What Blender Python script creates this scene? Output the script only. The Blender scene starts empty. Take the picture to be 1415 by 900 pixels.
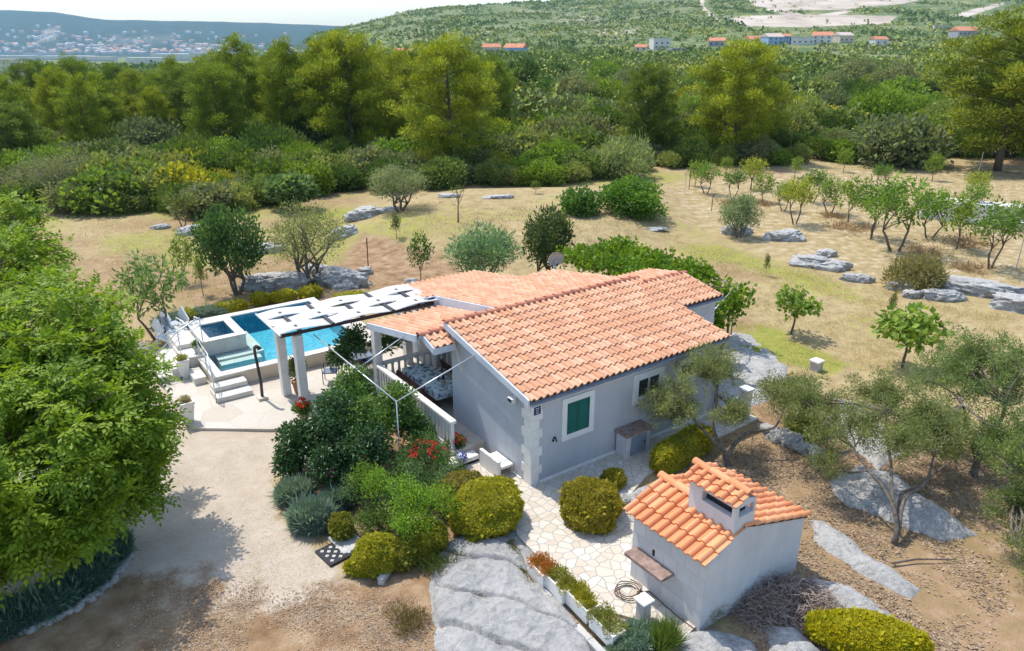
import bpy, bmesh, math, random
import numpy as np
from mathutils import Vector, Matrix, Quaternion
from math import radians as R, pi, sin, cos, sqrt
random.seed(7)
S = bpy.context.scene
C = S.collection
# ------------------------------------------------------------------ camera, world, sun, exposure
F_PX, TILT, CAMZ = 1015.0, R(21.0), 11.42
CX, CY = -10.45, -13.86                      # camera foot, metres from the near house corner
YAW = R(-35.3)
FW = np.array([-sin(YAW), cos(YAW)]); RT = np.array([cos(YAW), sin(YAW)])
cam = bpy.data.cameras.new('camera'); camo = bpy.data.objects.new('camera', cam); C.objects.link(camo)
camo.location = (CX, CY, CAMZ); camo.rotation_euler = (pi/2 - TILT, 0, YAW)
cam.sensor_width = 36; cam.lens = F_PX/1415*36; cam.clip_end = 30000; cam.clip_start = .1
S.camera = camo
SUN_EL = R(62); sd = Vector((-.22, 1, 0)).normalized()*cos(SUN_EL) + Vector((0, 0, sin(SUN_EL)))
w = bpy.data.worlds.new('World'); S.world = w; w.use_nodes = True
nt = w.node_tree; bg = nt.nodes['Background']
sky = nt.nodes.new('ShaderNodeTexSky'); sky.sky_type = 'NISHITA'; sky.sun_disc = False
sky.sun_elevation = SUN_EL; sky.sun_rotation = R(-12); sky.air_density = 1.25; sky.dust_density = 1.3; sky.altitude = 40
nt.links.new(sky.outputs[0], bg.inputs[0]); bg.inputs[1].default_value = .145
sun = bpy.data.lights.new('sun', 'SUN'); suno = bpy.data.objects.new('sun', sun); C.objects.link(suno)
sun.energy = 2.75; sun.angle = R(.53); sun.color = (1, .94, .84)
suno.rotation_euler = sd.to_track_quat('Z', 'Y').to_euler(); suno.location = (0, 0, 60)
S.view_settings.view_transform = 'Standard'; S.view_settings.look = 'None'
S.view_settings.exposure = 0.80; S.view_settings.gamma = 1
S.render.engine = 'CYCLES'
S.cycles.max_bounces = 6; S.cycles.transparent_max_bounces = 8; S.cycles.diffuse_bounces = 4
S.cycles.volume_bounces = 0

# ------------------------------------------------------------------ numeric helpers
def _hash(i, j, k, seed):
    n = (i*374761393 + j*668265263 + k*2147483647 + seed*974634777) & 0xffffffff
    n = ((n ^ (n >> 13))*1274126177) & 0xffffffff
    return ((n ^ (n >> 16)) & 0xffff)/65535.0
def vnoise(x, y, z=0.0, seed=0):
    x, y, z = np.broadcast_arrays(np.asarray(x, float), np.asarray(y, float), np.asarray(z, float))
    i, j, k = np.floor(x).astype(np.int64), np.floor(y).astype(np.int64), np.floor(z).astype(np.int64)
    u, v, t = x-i, y-j, z-k
    u, v, t = u*u*(3-2*u), v*v*(3-2*v), t*t*(3-2*t)
    r = 0
    for di in (0, 1):
        for dj in (0, 1):
            for dk in (0, 1):
                r = r + _hash(i+di, j+dj, k+dk, seed)*(u if di else 1-u)*(v if dj else 1-v)*(t if dk else 1-t)
    return r*2-1
def fbm(x, y, z=0.0, seed=0, o=4):
    r = 0; a = 1; s = 0
    for q in range(o):
        r = r + a*vnoise(np.asarray(x)*2**q, np.asarray(y)*2**q, np.asarray(z)*2**q, seed+q); s += a; a *= .5
    return r/s
def sstep(a, b, x):
    t = np.clip((x-a)/(b-a), 0, 1); return t*t*(3-2*t)
def sdf(px, py, poly):                       # >0 inside
    px = np.asarray(px, float); py = np.asarray(py, float)
    d = np.full(px.shape, 1e18); ins = np.zeros(px.shape, bool); n = len(poly)
    for i in range(n):
        ax, ay = poly[i]; bx, by = poly[(i+1) % n]
        ex, ey = bx-ax, by-ay; wx, wy = px-ax, py-ay
        t = np.clip((wx*ex+wy*ey)/(ex*ex+ey*ey+1e-12), 0, 1)
        d = np.minimum(d, (wx-ex*t)**2+(wy-ey*t)**2)
        c = ((ay > py) != (by > py)) & (px < (bx-ax)*(py-ay)/((by-ay) if by != ay else 1e-12)+ax)
        ins ^= c
    return np.where(ins, 1, -1)*np.sqrt(d)
def ray(px, py):
    x = (px-707.5)/F_PX; u = -(py-450)/F_PX
    f = cos(TILT)+u*sin(TILT); z = -sin(TILT)+u*cos(TILT)
    return np.array([FW[0]*f+RT[0]*x, FW[1]*f+RT[1]*x, z])
def Z(px, py, z=0.0):                        # plan position seen at a pixel, at height z
    r = ray(px, py); t = (z-CAMZ)/r[2]; return (CX+r[0]*t, CY+r[1]*t)
def interp(x, xs, ys): return np.interp(x, xs, ys)

PLATEAU = [Z(*p) for p in [(470, 330), (545, 352), (640, 372), (770, 372), (900, 345), (960, 300), (930, 262), (740, 262), (620, 266), (520, 290)]]
POOL = (-5.5, .55, 11.15, 17.45)
def height(x, y):
    x = np.asarray(x, float); y = np.asarray(y, float)
    dx, dy = x-CX, y-CY
    f = dx*FW[0]+dy*FW[1]; r = dx*RT[0]+dy*RT[1]
    ff = np.maximum(f, 5.0); u = r/ff; px = 707.5+1087*u
    z = -.07 + .05*fbm(x*.25, y*.25, 0, 3, 3)
    z = z + .9*sstep(-1.5, 4.5, sdf(x, y, PLATEAU))
    far = sstep(30, 60, f)
    z = z + far*.25*fbm(x*.06, y*.06, 0, 5, 3)
    # gentle valley floor: rises to the right, falls to the left towards the bay
    wl = 1-sstep(300, 560, px)
    plain = .0075*np.clip(f-95, 0, 480)
    bay = -.0137*np.clip(f-110, 0, 3400)
    E = interp(px, [-400, 380, 440, 500, 560, 620, 700, 760, 800, 860, 930, 1000, 1200, 1415, 1900], [-14, -8, 12, 25, 40, 46, 50, 52, 56, 62, 74, 85, 90, 84, 70])
    Fc = interp(px, [400, 700, 900, 1415], [1300, 1500, 2100, 2400])
    base = (1-wl)*plain + wl*bay
    E = E + 1.5*fbm(px*.02, px*0+3.3, 0, 9, 3)
    zc = CAMZ+E/1087*Fc
    s = np.clip((f-560)/(Fc-560), 0, 1)
    hill = (zc-base)*(.55*s+.45*sstep(0, 1, s))
    hill = hill + 34*s*(1-s)*(fbm(x*.005, y*.005, 0, 11, 4)-.5*np.abs(fbm(x*.009, y*.009, 0, 13, 3)))
    zh = base + hill*sstep(560, 640, f)*1.0
    zh = np.where(f > Fc, zc - (f-Fc)*.04, zh)
    zh = np.where(px < 400, base, zh)
    # far hill over the bay
    E2 = interp(px, [-600, 0, 80, 150, 250, 350, 460, 700], [60, 43, 40, 31, 29, 27, 23, 20])+.8*fbm(px*.03, px*0, 0, 12, 3)
    z2 = CAMZ+E2/1087*5200
    s2 = np.clip((f-3600)/1600, 0, 1)
    zf = -36+(z2+36)*(.35*s2+.65*sstep(0, 1, s2)) + 22*s2*(1-s2)*fbm(x*.002, y*.002, 0, 15, 3)*2
    zf = np.where(f > 5200, z2-(f-5200)*.03, zf)
    zz = np.where((f > 3600), np.maximum(zf, -36), np.where(px < 430, base, zh))
    zz = np.where((f > 3600) & (px > 430), np.maximum(zh, np.minimum(zf, z2)), zz)
    zz = np.maximum(zz, -36)
    z = np.where(f > 95, z*1.0 + zz, z)
    x0, x1, y0, y1 = POOL                    # the ground is dug out under the pool basin
    din = np.minimum(np.minimum(x-x0, x1-x), np.minimum(y-y0, y1-y))
    z = np.where(din > .02, -1.9, z)
    # bedrock shelf that sinks under the loose soil near the barbecue stays flat
    return z
def hz(x, y): return float(height(np.array([x]), np.array([y]))[0])
def G(px, py):                               # point of the terrain seen at a pixel
    r = ray(px, py); t = np.concatenate([np.arange(8, 90, .1), np.geomspace(90, 7000, 1500)])/sqrt(r[0]**2+r[1]**2)
    X, Y, Zz = CX+r[0]*t, CY+r[1]*t, CAMZ+r[2]*t
    h = height(X, Y); k = np.argmax(Zz < h)
    if k == 0: k = len(t)-1
    return (float(X[k]), float(Y[k]), float(h[k]))
def fwd(x, y): return (x-CX)*FW[0]+(y-CY)*FW[1]

# ------------------------------------------------------------------ objects helpers
def tag(o, label=None, cat=None, group=None, kind=None):
    if label: o['label'] = label
    if cat: o['category'] = cat
    if group: o['group'] = group
    if kind: o['kind'] = kind
    return o
def thing(name, label, cat, loc=(0, 0, 0), rz=0, group=None):
    o = bpy.data.objects.new(name, None); C.objects.link(o); o.empty_display_size = .2
    o.location = loc; o.rotation_euler = (0, 0, rz)
    return tag(o, label, cat, group)
def mesh_np(name, V, Fq, mat, v=None, smooth=False):
    """V Nx3, Fq list of arrays (each Mxk)"""
    me = bpy.data.meshes.new(name)
    if not isinstance(Fq, (list, tuple)): Fq = [Fq]
    Fq = [np.asarray(q) for q in Fq if len(q)]
    me.vertices.add(len(V)); me.vertices.foreach_set('co', np.asarray(V, np.float32).ravel())
    loops = np.concatenate([q.ravel() for q in Fq]); tot = np.concatenate([np.full(len(q), q.shape[1]) for q in Fq])
    st = np.concatenate([[0], np.cumsum(tot)[:-1]])
    me.loops.add(len(loops)); me.loops.foreach_set('vertex_index', loops.astype(np.int32))
    me.polygons.add(len(tot)); me.polygons.foreach_set('loop_start', st.astype(np.int32)); me.polygons.foreach_set('loop_total', tot.astype(np.int32))
    if smooth: me.polygons.foreach_set('use_smooth', np.ones(len(tot), bool))
    else: me.polygons.foreach_set('use_smooth', np.zeros(len(tot), bool))
    if v is not None:
        a = me.attributes.new('v', 'FLOAT', 'FACE'); a.data.foreach_set('value', np.asarray(v, np.float32))
    me.update(calc_edges=True); me.materials.append(mat)
    return me
def link(name, me, parent=None, loc=(0, 0, 0), color=None):
    o = bpy.data.objects.new(name, me); C.objects.link(o)
    if parent: o.parent = parent
    o.location = loc
    if color: o.color = (*color, 1)
    return o
class MB:
    def __init__(s): s.v = []; s.f = []; s.rv = []
    def add(s, V, Fs, rv=None):
        b = len(s.v); s.v += [tuple(p) for p in V]; s.f += [tuple(b+i for i in f) for f in Fs]
        s.rv += [random.random() if rv is None else rv]*len(Fs); return s
    def box(s, x0, x1, y0, y1, z0, z1, rz=0, c=None, rv=None):
        V = [(x, y, z) for z in (z0, z1) for y in (y0, y1) for x in (x0, x1)]
        if rz:
            cx, cy = c if c else ((x0+x1)/2, (y0+y1)/2)
            V = [(cx+(x-cx)*cos(rz)-(y-cy)*sin(rz), cy+(x-cx)*sin(rz)+(y-cy)*cos(rz), z) for x, y, z in V]
        return s.add(V, [(0, 2, 3, 1), (4, 5, 7, 6), (0, 1, 5, 4), (1, 3, 7, 5), (3, 2, 6, 7), (2, 0, 4, 6)], rv)
    def bar(s, p, q, w, h=None, up=(0, 0, 1)):
        h = h or w; p = Vector(p); q = Vector(q); d = (q-p).normalized(); up = Vector(up)
        if abs(d.dot(up)) > .98: up = Vector((1, 0, 0))
        sx = d.cross(up).normalized()*w/2; sz = sx.cross(d).normalized()*h/2
        V = [p-sx-sz, p+sx-sz, p+sx+sz, p-sx+sz, q-sx-sz, q+sx-sz, q+sx+sz, q-sx+sz]
        return s.add(V, [(0, 1, 2, 3), (7, 6, 5, 4), (0, 4, 5, 1), (1, 5, 6, 2), (2, 6, 7, 3), (3, 7, 4, 0)])
    def tube(s, pts, rad, n=8, cap=True):
        pts = [Vector(p) for p in pts]; m = len(pts)
        if not hasattr(rad, '__len__'): rad = [rad]*m
        t0 = (pts[1]-pts[0]).normalized(); a = Vector((0, 0, 1)) if abs(t0.z) < .9 else Vector((1, 0, 0))
        u = t0.cross(a).normalized(); V = []
        for i in range(m):
            t = (pts[min(i+1, m-1)]-pts[max(i-1, 0)]).normalized()
            u = (u-t*u.dot(t)).normalized(); v = t.cross(u)
            for k in range(n): V.append(pts[i]+(u*cos(2*pi*k/n)+v*sin(2*pi*k/n))*rad[i])
        Fs = [(i*n+k, i*n+(k+1) % n, (i+1)*n+(k+1) % n, (i+1)*n+k) for i in range(m-1) for k in range(n)]
        if cap: Fs += [tuple(range(n-1, -1, -1)), tuple((m-1)*n+k for k in range(n))]
        return s.add(V, Fs)
    def lathe(s, prof, c=(0, 0, 0), n=16, sq=False):
        V = []; m = len(prof)
        for r, z in prof:
            for k in range(n):
                a = 2*pi*(k+.5)/n; q = 1
                if sq: q = 1/max(abs(cos(a)), abs(sin(a)))
                V.append((c[0]+r*q*cos(a), c[1]+r*q*sin(a), c[2]+z))
        Fs = [(i*n+k, i*n+(k+1) % n, (i+1)*n+(k+1) % n, (i+1)*n+k) for i in range(m-1) for k in range(n)]
        Fs += [tuple(range(n-1, -1, -1)), tuple((m-1)*n+k for k in range(n))]
        return s.add(V, Fs)
    def prism(s, poly, z0, z1):              # poly counter-clockwise in plan
        n = len(poly); V = [(x, y, z0) for x, y in poly]+[(x, y, z1) for x, y in poly]
        return s.add(V, [tuple(range(n-1, -1, -1)), tuple(range(n, 2*n))]+[(i, (i+1) % n, n+(i+1) % n, n+i) for i in range(n)])
    def mesh(s, name, mat, smooth=False, bev=0):
        me = bpy.data.meshes.new(name); me.from_pydata(s.v, [], s.f)
        if bev:
            bm = bmesh.new(); bm.from_mesh(me)
            bmesh.ops.bevel(bm, geom=[e for e in bm.edges if e.is_manifold and e.calc_face_angle(0) > .5], offset=bev, segments=1, affect='EDGES'); bm.to_mesh(me); bm.free()
        else:
            a = me.attributes.new('v', 'FLOAT', 'FACE'); a.data.foreach_set('value', s.rv)
        for p in me.polygons: p.use_smooth = smooth
        me.materials.append(mat); return me
    def build(s, name, mat, parent=None, loc=(0, 0, 0), smooth=False, bev=0):
        return link(name, s.mesh(name, mat, smooth, bev), parent, loc)
def dup(root, loc, rz=0, sc=1, label=None, color=None):
    r = root.copy(); C.objects.link(r); r.location = loc; r.rotation_euler = (0, 0, rz)
    r.scale = (sc, sc, sc) if not hasattr(sc, '__len__') else sc
    if label: r['label'] = label
    for ch in list(root.children):
        c = ch.copy(); C.objects.link(c); c.parent = r
        if color and ('crown' in ch.name or 'foliage' in ch.name): c.color = (*color, 1)
        for g in list(ch.children):
            d = g.copy(); C.objects.link(d); d.parent = c
    return r

# ------------------------------------------------------------------ materials
def newmat(name):
    m = bpy.data.materials.new(name); m.use_nodes = True; t = m.node_tree
    b = t.nodes['Principled BSDF']; return m, t, b
def nd(t, typ, **k):
    n = t.nodes.new(typ)
    for a, v in k.items():
        if a.startswith('_'): n.inputs[a[1:] if not a[1:].isdigit() else int(a[1:])].default_value = v
        else: setattr(n, a, v)
    return n
def ramp(t, fac, stops, inter='LINEAR'):
    r = t.nodes.new('ShaderNodeValToRGB'); r.color_ramp.interpolation = inter; e = r.color_ramp.elements
    while len(e) < len(stops): e.new(.5)
    for q, (p, c) in zip(e, stops):
        q.position = p; q.color = (*c, 1) if len(c) == 3 else c
    t.links.new(fac, r.inputs[0]); return r.outputs[0]
def coords(t, kind='Object'):
    if kind == 'World': return nd(t, 'ShaderNodeNewGeometry').outputs['Position']
    return nd(t, 'ShaderNodeTexCoord').outputs[kind]
def noise(t, co, scale, det=5, rough=.6, dist=0):
    n = nd(t, 'ShaderNodeTexNoise'); n.inputs['Scale'].default_value = scale; n.inputs['Detail'].default_value = det
    n.inputs['Roughness'].default_value = rough; n.inputs['Distortion'].default_value = dist
    t.links.new(co, n.inputs['Vector']); return n.outputs[0]
def mixc(t, fac, a, b, mode='MIX'):
    m = nd(t, 'ShaderNodeMix', data_type='RGBA', blend_type=mode)
    for i, x in ((0, fac), (6, a), (7, b)):
        if hasattr(x, 'is_linked') or hasattr(x, 'links'): t.links.new(x, m.inputs[i])
        elif hasattr(x, '__len__'): m.inputs[i].default_value = (*x, 1)
        else: m.inputs[i].default_value = x
    return m.outputs[2]
def math_(t, op, a, b=0.0, clamp=False):
    m = nd(t, 'ShaderNodeMath', operation=op, use_clamp=clamp)
    for i, x in ((0, a), (1, b)):
        if hasattr(x, 'links'): t.links.new(x, m.inputs[i])
        else: m.inputs[i].default_value = x
    return m.outputs[0]
def bump(t, b, h, strength=.4, dist=.02):
    n = nd(t, 'ShaderNodeBump'); n.inputs['Strength'].default_value = strength; n.inputs['Distance'].default_value = dist
    t.links.new(h, n.inputs['Height']); t.links.new(n.outputs[0], b.inputs['Normal'])
def noisy(name, c1, c2, scale=3, rough=.8, bs=.3, bd=.01, co='World', c3=None, spec=.3, metal=0, fine=40, pos=(.35, .65)):
    m, t, b = newmat(name); k = coords(t, co)
    n1 = noise(t, k, scale); st = [(pos[0], c1), (pos[1], c2)]
    if c3: st.append((.8, c3))
    col = ramp(t, n1, st); n2 = noise(t, k, fine, 3)
    col = mixc(t, .35, col, mixc(t, n2, (.25, .25, .25), (.8, .8, .8)), 'SOFT_LIGHT')
    t.links.new(col, b.inputs['Base Color']); b.inputs['Roughness'].default_value = rough
    b.inputs['Specular IOR Level'].default_value = spec; b.inputs['Metallic'].default_value = metal
    if bs: bump(t, b, n2, bs, bd)
    return m
MT = {}
def build_materials():
    m = MT
    m['render_gable'] = m['render'] = noisy('grey_render', (.44, .46, .50), (.50, .52, .56), .8, .85, .5, .004, fine=90)
    m['white_stone'] = noisy('white_limestone', (.72, .70, .66), (.82, .80, .77), 2.5, .7, .3, .004)
    m['fascia'] = noisy('painted_fascia', (.50, .55, .63), (.62, .66, .72), 1.5, .7, .2, .003)
    m['white_paint'] = noisy('white_paint', (.70, .71, .72), (.78, .78, .77), 2, .55, .1, .002)
    m['coping'] = noisy('travertine_coping', (.58, .54, .48), (.66, .63, .58), 4, .5, .15, .003)
    m['pool_wall'] = noisy('cream_plaster', (.62, .53, .42), (.72, .64, .53), 1.3, .8, .2, .003)
    m['white_plastic'] = noisy('white_plastic', (.7, .72, .75), (.78, .79, .82), 3, .35, 0)
    m['green_paint'] = noisy('green_shutter_paint', (.004, .10, .075), (.006, .13, .095), 3, .4, .1, .001)
    m['grey_metal'] = noisy('grey_metal', (.22, .28, .36), (.30, .36, .44), 6, .45, .1, .001, metal=.2)
    m['pale_metal'] = noisy('galvanised_tube', (.52, .55, .58), (.66, .68, .70), 8, .35, 0, metal=.55)
    m['dark_metal'] = noisy('dark_brown_metal', (.035, .028, .030), (.06, .05, .055), 8, .4, .1, .001)
    m['black'] = noisy('black_plastic', (.012, .012, .014), (.025, .025, .03), 9, .4, 0)
    m['gutter'] = noisy('grey_gutter', (.16, .19, .24), (.22, .25, .30), 4, .4, .1, .001, metal=.3)
    m['dark_wood'] = noisy('dark_wood', (.055, .026, .02), (.13, .06, .045), 5, .5, .3, .003)
    m['brown_stone'] = noisy('brown_stone', (.20, .13, .11), (.34, .24, .20), 7, .7, .3, .004)
    m['concrete'] = noisy('grey_concrete', (.36, .35, .34), (.50, .49, .48), 4, .85, .4, .006)
    m['terracotta_pot'] = noisy('terracotta_pot', (.42, .19, .11), (.55, .28, .18), 6, .8, .2, .003)
    m['cloth'] = noisy('shade_cloth', (.48, .48, .49), (.58, .58, .58), 2, .9, .15, .004)
    m['tablecloth'] = noisy('patterned_tablecloth', (.10, .17, .23), (.62, .72, .75), 7, .7, 0, pos=(.42, .5))
    m['bark'] = noisy('bark', (.09, .065, .05), (.20, .16, .13), 14, .9, .8, .02, co='Object')
    m['olive_bark'] = noisy('olive_bark', (.09, .075, .06), (.22, .19, .16), 9, .9, .8, .02, co='Object')
    m['soil'] = noisy('garden_soil', (.16, .10, .065), (.30, .20, .13), 3, .95, .8, .03)
    m['glass'] = noisy('dark_window_glass', (.02, .025, .03), (.04, .045, .05), 2, .08, 0, spec=.8)
    m['red_roof'] = noisy('far_red_roof', (.45, .17, .09), (.58, .26, .15), .5, .9, 0)
    m['pale_roof'] = noisy('far_pale_roof', (.50, .40, .34), (.6, .5, .44), .5, .9, 0)
    m['far_wall'] = noisy('far_white_wall', (.55, .54, .52), (.66, .65, .63), .3, .9, 0)
    m['far_blue'] = noisy('far_blue_wall', (.25, .38, .55), (.33, .46, .62), .3, .9, 0)
    m['far_grey'] = noisy('far_grey_wall', (.27, .27, .29), (.36, .36, .38), .3, .9, 0)
    m['far_cream'] = noisy('far_cream_wall', (.5, .42, .34), (.6, .52, .42), .3, .9, 0)
    m['far_sheet'] = noisy('pale_sheet_roof', (.50, .54, .60), (.62, .66, .72), .05, .6, 0)
    m['flower_red'] = noisy('red_petals', (.55, .012, .012), (.75, .04, .03), 30, .6, 0)
    m['flower_pink'] = noisy('pink_petals', (.5, .12, .2), (.65, .25, .3), 30, .6, 0)
    m['twig'] = noisy('dry_twigs', (.20, .15, .125), (.42, .34, .29), 12, .9, 0)
    m['straw'] = noisy('dry_straw', (.30, .19, .09), (.48, .34, .18), 12, .9, 0)
    m['litter'] = noisy('dry_leaf_litter', (.20, .13, .08), (.46, .35, .24), 9, .9, 0)
    m['pebble'] = noisy('pale_pebbles', (.42, .36, .30), (.66, .60, .54), 15, .9, 0)
    m['blue_plate'] = noisy('blue_enamel', (.01, .03, .12), (.015, .04, .15), 3, .3, 0)
    m['sill'] = m['white_paint']
    # foliage: colour comes from the object's own colour, varied leaf by leaf
    def fol(name, tr, rough, spec):
        M_, t, b = newmat(name)
        oi = nd(t, 'ShaderNodeObjectInfo'); at = nd(t, 'ShaderNodeAttribute', attribute_name='v')
        h = nd(t, 'ShaderNodeHueSaturation'); t.links.new(oi.outputs['Color'], h.inputs['Color'])
        t.links.new(math_(t, 'MULTIPLY_ADD', at.outputs['Fac'], -.05), h.inputs['Hue']); h.inputs['Hue'].links[0].from_node.inputs[2].default_value = .525
        k = math_(t, 'MULTIPLY_ADD', at.outputs['Fac'], 1.0); k.node.inputs[2].default_value = .5
        t.links.new(k, h.inputs['Value'])
        t.links.new(h.outputs[0], b.inputs['Base Color']); b.inputs['Roughness'].default_value = rough
        b.inputs['Specular IOR Level'].default_value = spec
        tl = nd(t, 'ShaderNodeBsdfTranslucent'); t.links.new(mixc(t, 1.0, h.outputs[0], (1.15, 1.1, .55), 'MULTIPLY'), tl.inputs[0])
        ms = nd(t, 'ShaderNodeMixShader'); ms.inputs[0].default_value = tr
        t.links.new(b.outputs[0], ms.inputs[1]); t.links.new(tl.outputs[0], ms.inputs[2])
        t.links.new(ms.outputs[0], t.nodes['Material Output'].inputs[0]); return M_
    m['leaf'] = fol('leaves', .42, .5, .25); m['needle'] = fol('needles', .22, .7, .1); m['gloss_leaf'] = fol('glossy_leaves', .2, .36, .4)
    # clipped hulls: same colour slot, patchy
    M_, t, b = newmat('clipped_mass'); oi = nd(t, 'ShaderNodeObjectInfo'); k = coords(t, 'World')
    n = noise(t, k, 9, 5); t.links.new(mixc(t, 1.0, oi.outputs['Color'], ramp(t, n, [(.3, (.25, .22, .16)), (.7, (1, 1, 1))]), 'MULTIPLY'), b.inputs['Base Color'])
    b.inputs['Roughness'].default_value = .9; bump(t, b, noise(t, k, 30, 4), .8, .03); m['hull'] = M_
    # limestone
    M_, t, b = newmat('karst_limestone'); k = coords(t, 'World')
    n1 = noise(t, k, .9, 8, .65, .4); n2 = noise(t, k, 7, 9, .8, .4); n3 = noise(t, k, 26, 4, .7)
    col = ramp(t, n2, [(.30, (.09, .09, .09)), (.42, (.32, .315, .305)), (.54, (.52, .51, .495)), (.72, (.70, .69, .67))])
    col = mixc(t, math_(t, 'MULTIPLY', ramp(t, n1, [(.42, (0, 0, 0)), (.62, (1, 1, 1))]), .4), col, (.60, .59, .57))
    col = mixc(t, .5, col, mixc(t, n3, (.15, .15, .15), (.85, .85, .85)), 'SOFT_LIGHT')
    t.links.new(col, b.inputs['Base Color']); b.inputs['Roughness'].default_value = .92
    bump(t, b, math_(t, 'ADD', n2, math_(t, 'MULTIPLY', n3, .6)), .9, .10); m['rock'] = M_
    M_, t, b = newmat('smooth_grey_bedrock'); k = coords(t, 'World')
    n1 = noise(t, k, .5, 6, .6, .6); n2 = noise(t, k, 4, 8, .7, 1.5); n3 = noise(t, k, 24, 4, .7)
    col = ramp(t, n1, [(.3, (.26, .255, .25)), (.6, (.40, .395, .385))])
    col = mixc(t, .45, col, ramp(t, n2, [(.35, (.15, .148, .145)), (.5, (.34, .335, .33)), (.68, (.52, .51, .49))]))
    col = mixc(t, .5, col, mixc(t, n3, (.2, .2, .2), (.8, .8, .8)), 'SOFT_LIGHT')
    t.links.new(col, b.inputs['Base Color']); b.inputs['Roughness'].default_value = .9
    bump(t, b, math_(t, 'ADD', n2, math_(t, 'MULTIPLY', n3, .5)), .7, .08); m['bedrock'] = M_
    # roof tiles: per-tile random value
    def tilem(name, c1, c2, c3, dirt):
        M_, t, b = newmat(name); at = nd(t, 'ShaderNodeAttribute', attribute_name='v'); k = coords(t, 'World')
        col = ramp(t, at.outputs['Fac'], [(0, c1), (.5, c2), (1, c3)])
        n = noise(t, k, 2.2, 6, .7); col = mixc(t, ramp(t, n, [(.45, (0, 0, 0)), (.75, (dirt, dirt, dirt))]), col, (.30, .17, .12))
        n3 = noise(t, k, 35, 3); col = mixc(t, .4, col, mixc(t, n3, (.25, .25, .25), (.75, .75, .75)), 'SOFT_LIGHT')
        t.links.new(col, b.inputs['Base Color']); b.inputs['Roughness'].default_value = .8; bump(t, b, n3, .3, .004); return M_
    m['tile'] = tilem('old_clay_tiles', (.52, .26, .145), (.59, .32, .19), (.65, .395, .255), .5)
    m['tile2'] = tilem('new_clay_tiles', (.60, .22, .09), (.70, .28, .12), (.76, .36, .18), .15)
    m['ridge'] = tilem('ridge_tiles_clay', (.42, .14, .085), (.50, .19, .11), (.58, .25, .15), .4)
    m['roofbed'] = noisy('dark_mortar', (.10, .05, .035), (.16, .09, .06), 6, .95, .2, .004)
    # flat-laid stone paving
    def paving(name, sc, stones, joint, jw, wv=.25):
        M_, t, b = newmat(name); k = coords(t, 'World')
        dn = nd(t, 'ShaderNodeTexNoise'); dn.inputs['Scale'].default_value = 1.6; t.links.new(k, dn.inputs['Vector'])
        off = nd(t, 'ShaderNodeVectorMath', operation='SCALE'); t.links.new(dn.outputs[1], off.inputs[0]); off.inputs[3].default_value = wv
        ad = nd(t, 'ShaderNodeVectorMath', operation='ADD'); t.links.new(k, ad.inputs[0]); t.links.new(off.outputs[0], ad.inputs[1])
        v1 = nd(t, 'ShaderNodeTexVoronoi', feature='DISTANCE_TO_EDGE', voronoi_dimensions='2D'); v2 = nd(t, 'ShaderNodeTexVoronoi', voronoi_dimensions='2D')
        for v_ in (v1, v2): v_.inputs['Scale'].default_value = sc; t.links.new(ad.outputs[0], v_.inputs['Vector'])
        sep = nd(t, 'ShaderNodeSeparateColor'); t.links.new(v2.outputs['Color'], sep.inputs[0])
        col = ramp(t, sep.outputs[0], stones)
        n = noise(t, k, 6, 5); col = mixc(t, .5, col, mixc(t, n, (.3, .3, .3), (.7, .7, .7)), 'SOFT_LIGHT')
        e = ramp(t, v1.outputs['Distance'], [(jw*.6, (1, 1, 1)), (jw, (0, 0, 0))])
        col = mixc(t, e, col, joint); t.links.new(col, b.inputs['Base Color']); b.inputs['Roughness'].default_value = .75
        bump(t, b, ramp(t, v1.outputs['Distance'], [(0, (0, 0, 0)), (jw*1.4, (1, 1, 1))]), .5, .012); return M_
    m['crazy'] = paving('irregular_stone_paving', 4.0, [(0, (.50, .43, .34)), (.35, (.56, .52, .45)), (.6, (.51, .44, .35)), (.85, (.58, .55, .50)), (1, (.48, .40, .30))], (.33, .315, .29), .055)
    m['patio'] = paving('pale_patio_slabs', .9, [(0, (.48, .43, .37)), (.5, (.53, .49, .43)), (1, (.46, .40, .33))], (.42, .39, .35), .012, 0)
    # block masonry
    def blocks(name, c1, c2, mort, w_, h_):
        M_, t, b = newmat(name); k = coords(t, 'World'); sp = nd(t, 'ShaderNodeSeparateXYZ'); t.links.new(k, sp.inputs[0])
        cb = nd(t, 'ShaderNodeCombineXYZ'); t.links.new(math_(t, 'ADD', sp.outputs[0], sp.outputs[1]), cb.inputs[0]); t.links.new(sp.outputs[2], cb.inputs[1])
        br = nd(t, 'ShaderNodeTexBrick'); t.links.new(cb.outputs[0], br.inputs['Vector']); br.inputs['Scale'].default_value = 1
        br.inputs['Brick Width'].default_value = w_; br.inputs['Row Height'].default_value = h_; br.inputs['Mortar Size'].default_value = .006
        br.inputs['Color1'].default_value = (*c1, 1); br.inputs['Color2'].default_value = (*c2, 1); br.inputs['Mortar'].default_value = (*mort, 1)
        n = noise(t, k, 3, 6); col = mixc(t, .6, br.outputs[0], mixc(t, n, (.3, .3, .3), (.72, .72, .72)), 'SOFT_LIGHT')
        t.links.new(col, b.inputs['Base Color']); b.inputs['Roughness'].default_value = .85; bump(t, b, noise(t, k, 40, 4), .4, .006); return M_
    m['blocks'] = blocks('pale_stone_blocks', (.52, .51, .52), (.60, .59, .59), (.40, .39, .40), .38, .42)
    m['bbq_render'] = noisy('rough_grey_render', (.54, .55, .575), (.62, .625, .65), 1.5, .9, .6, .008, fine=60)
    # water and mosaic
    M_, t, b = newmat('pool_mosaic'); k = coords(t, 'World'); v2 = nd(t, 'ShaderNodeTexVoronoi', voronoi_dimensions='3D'); v2.inputs['Scale'].default_value = 12; t.links.new(k, v2.inputs['Vector'])
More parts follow.
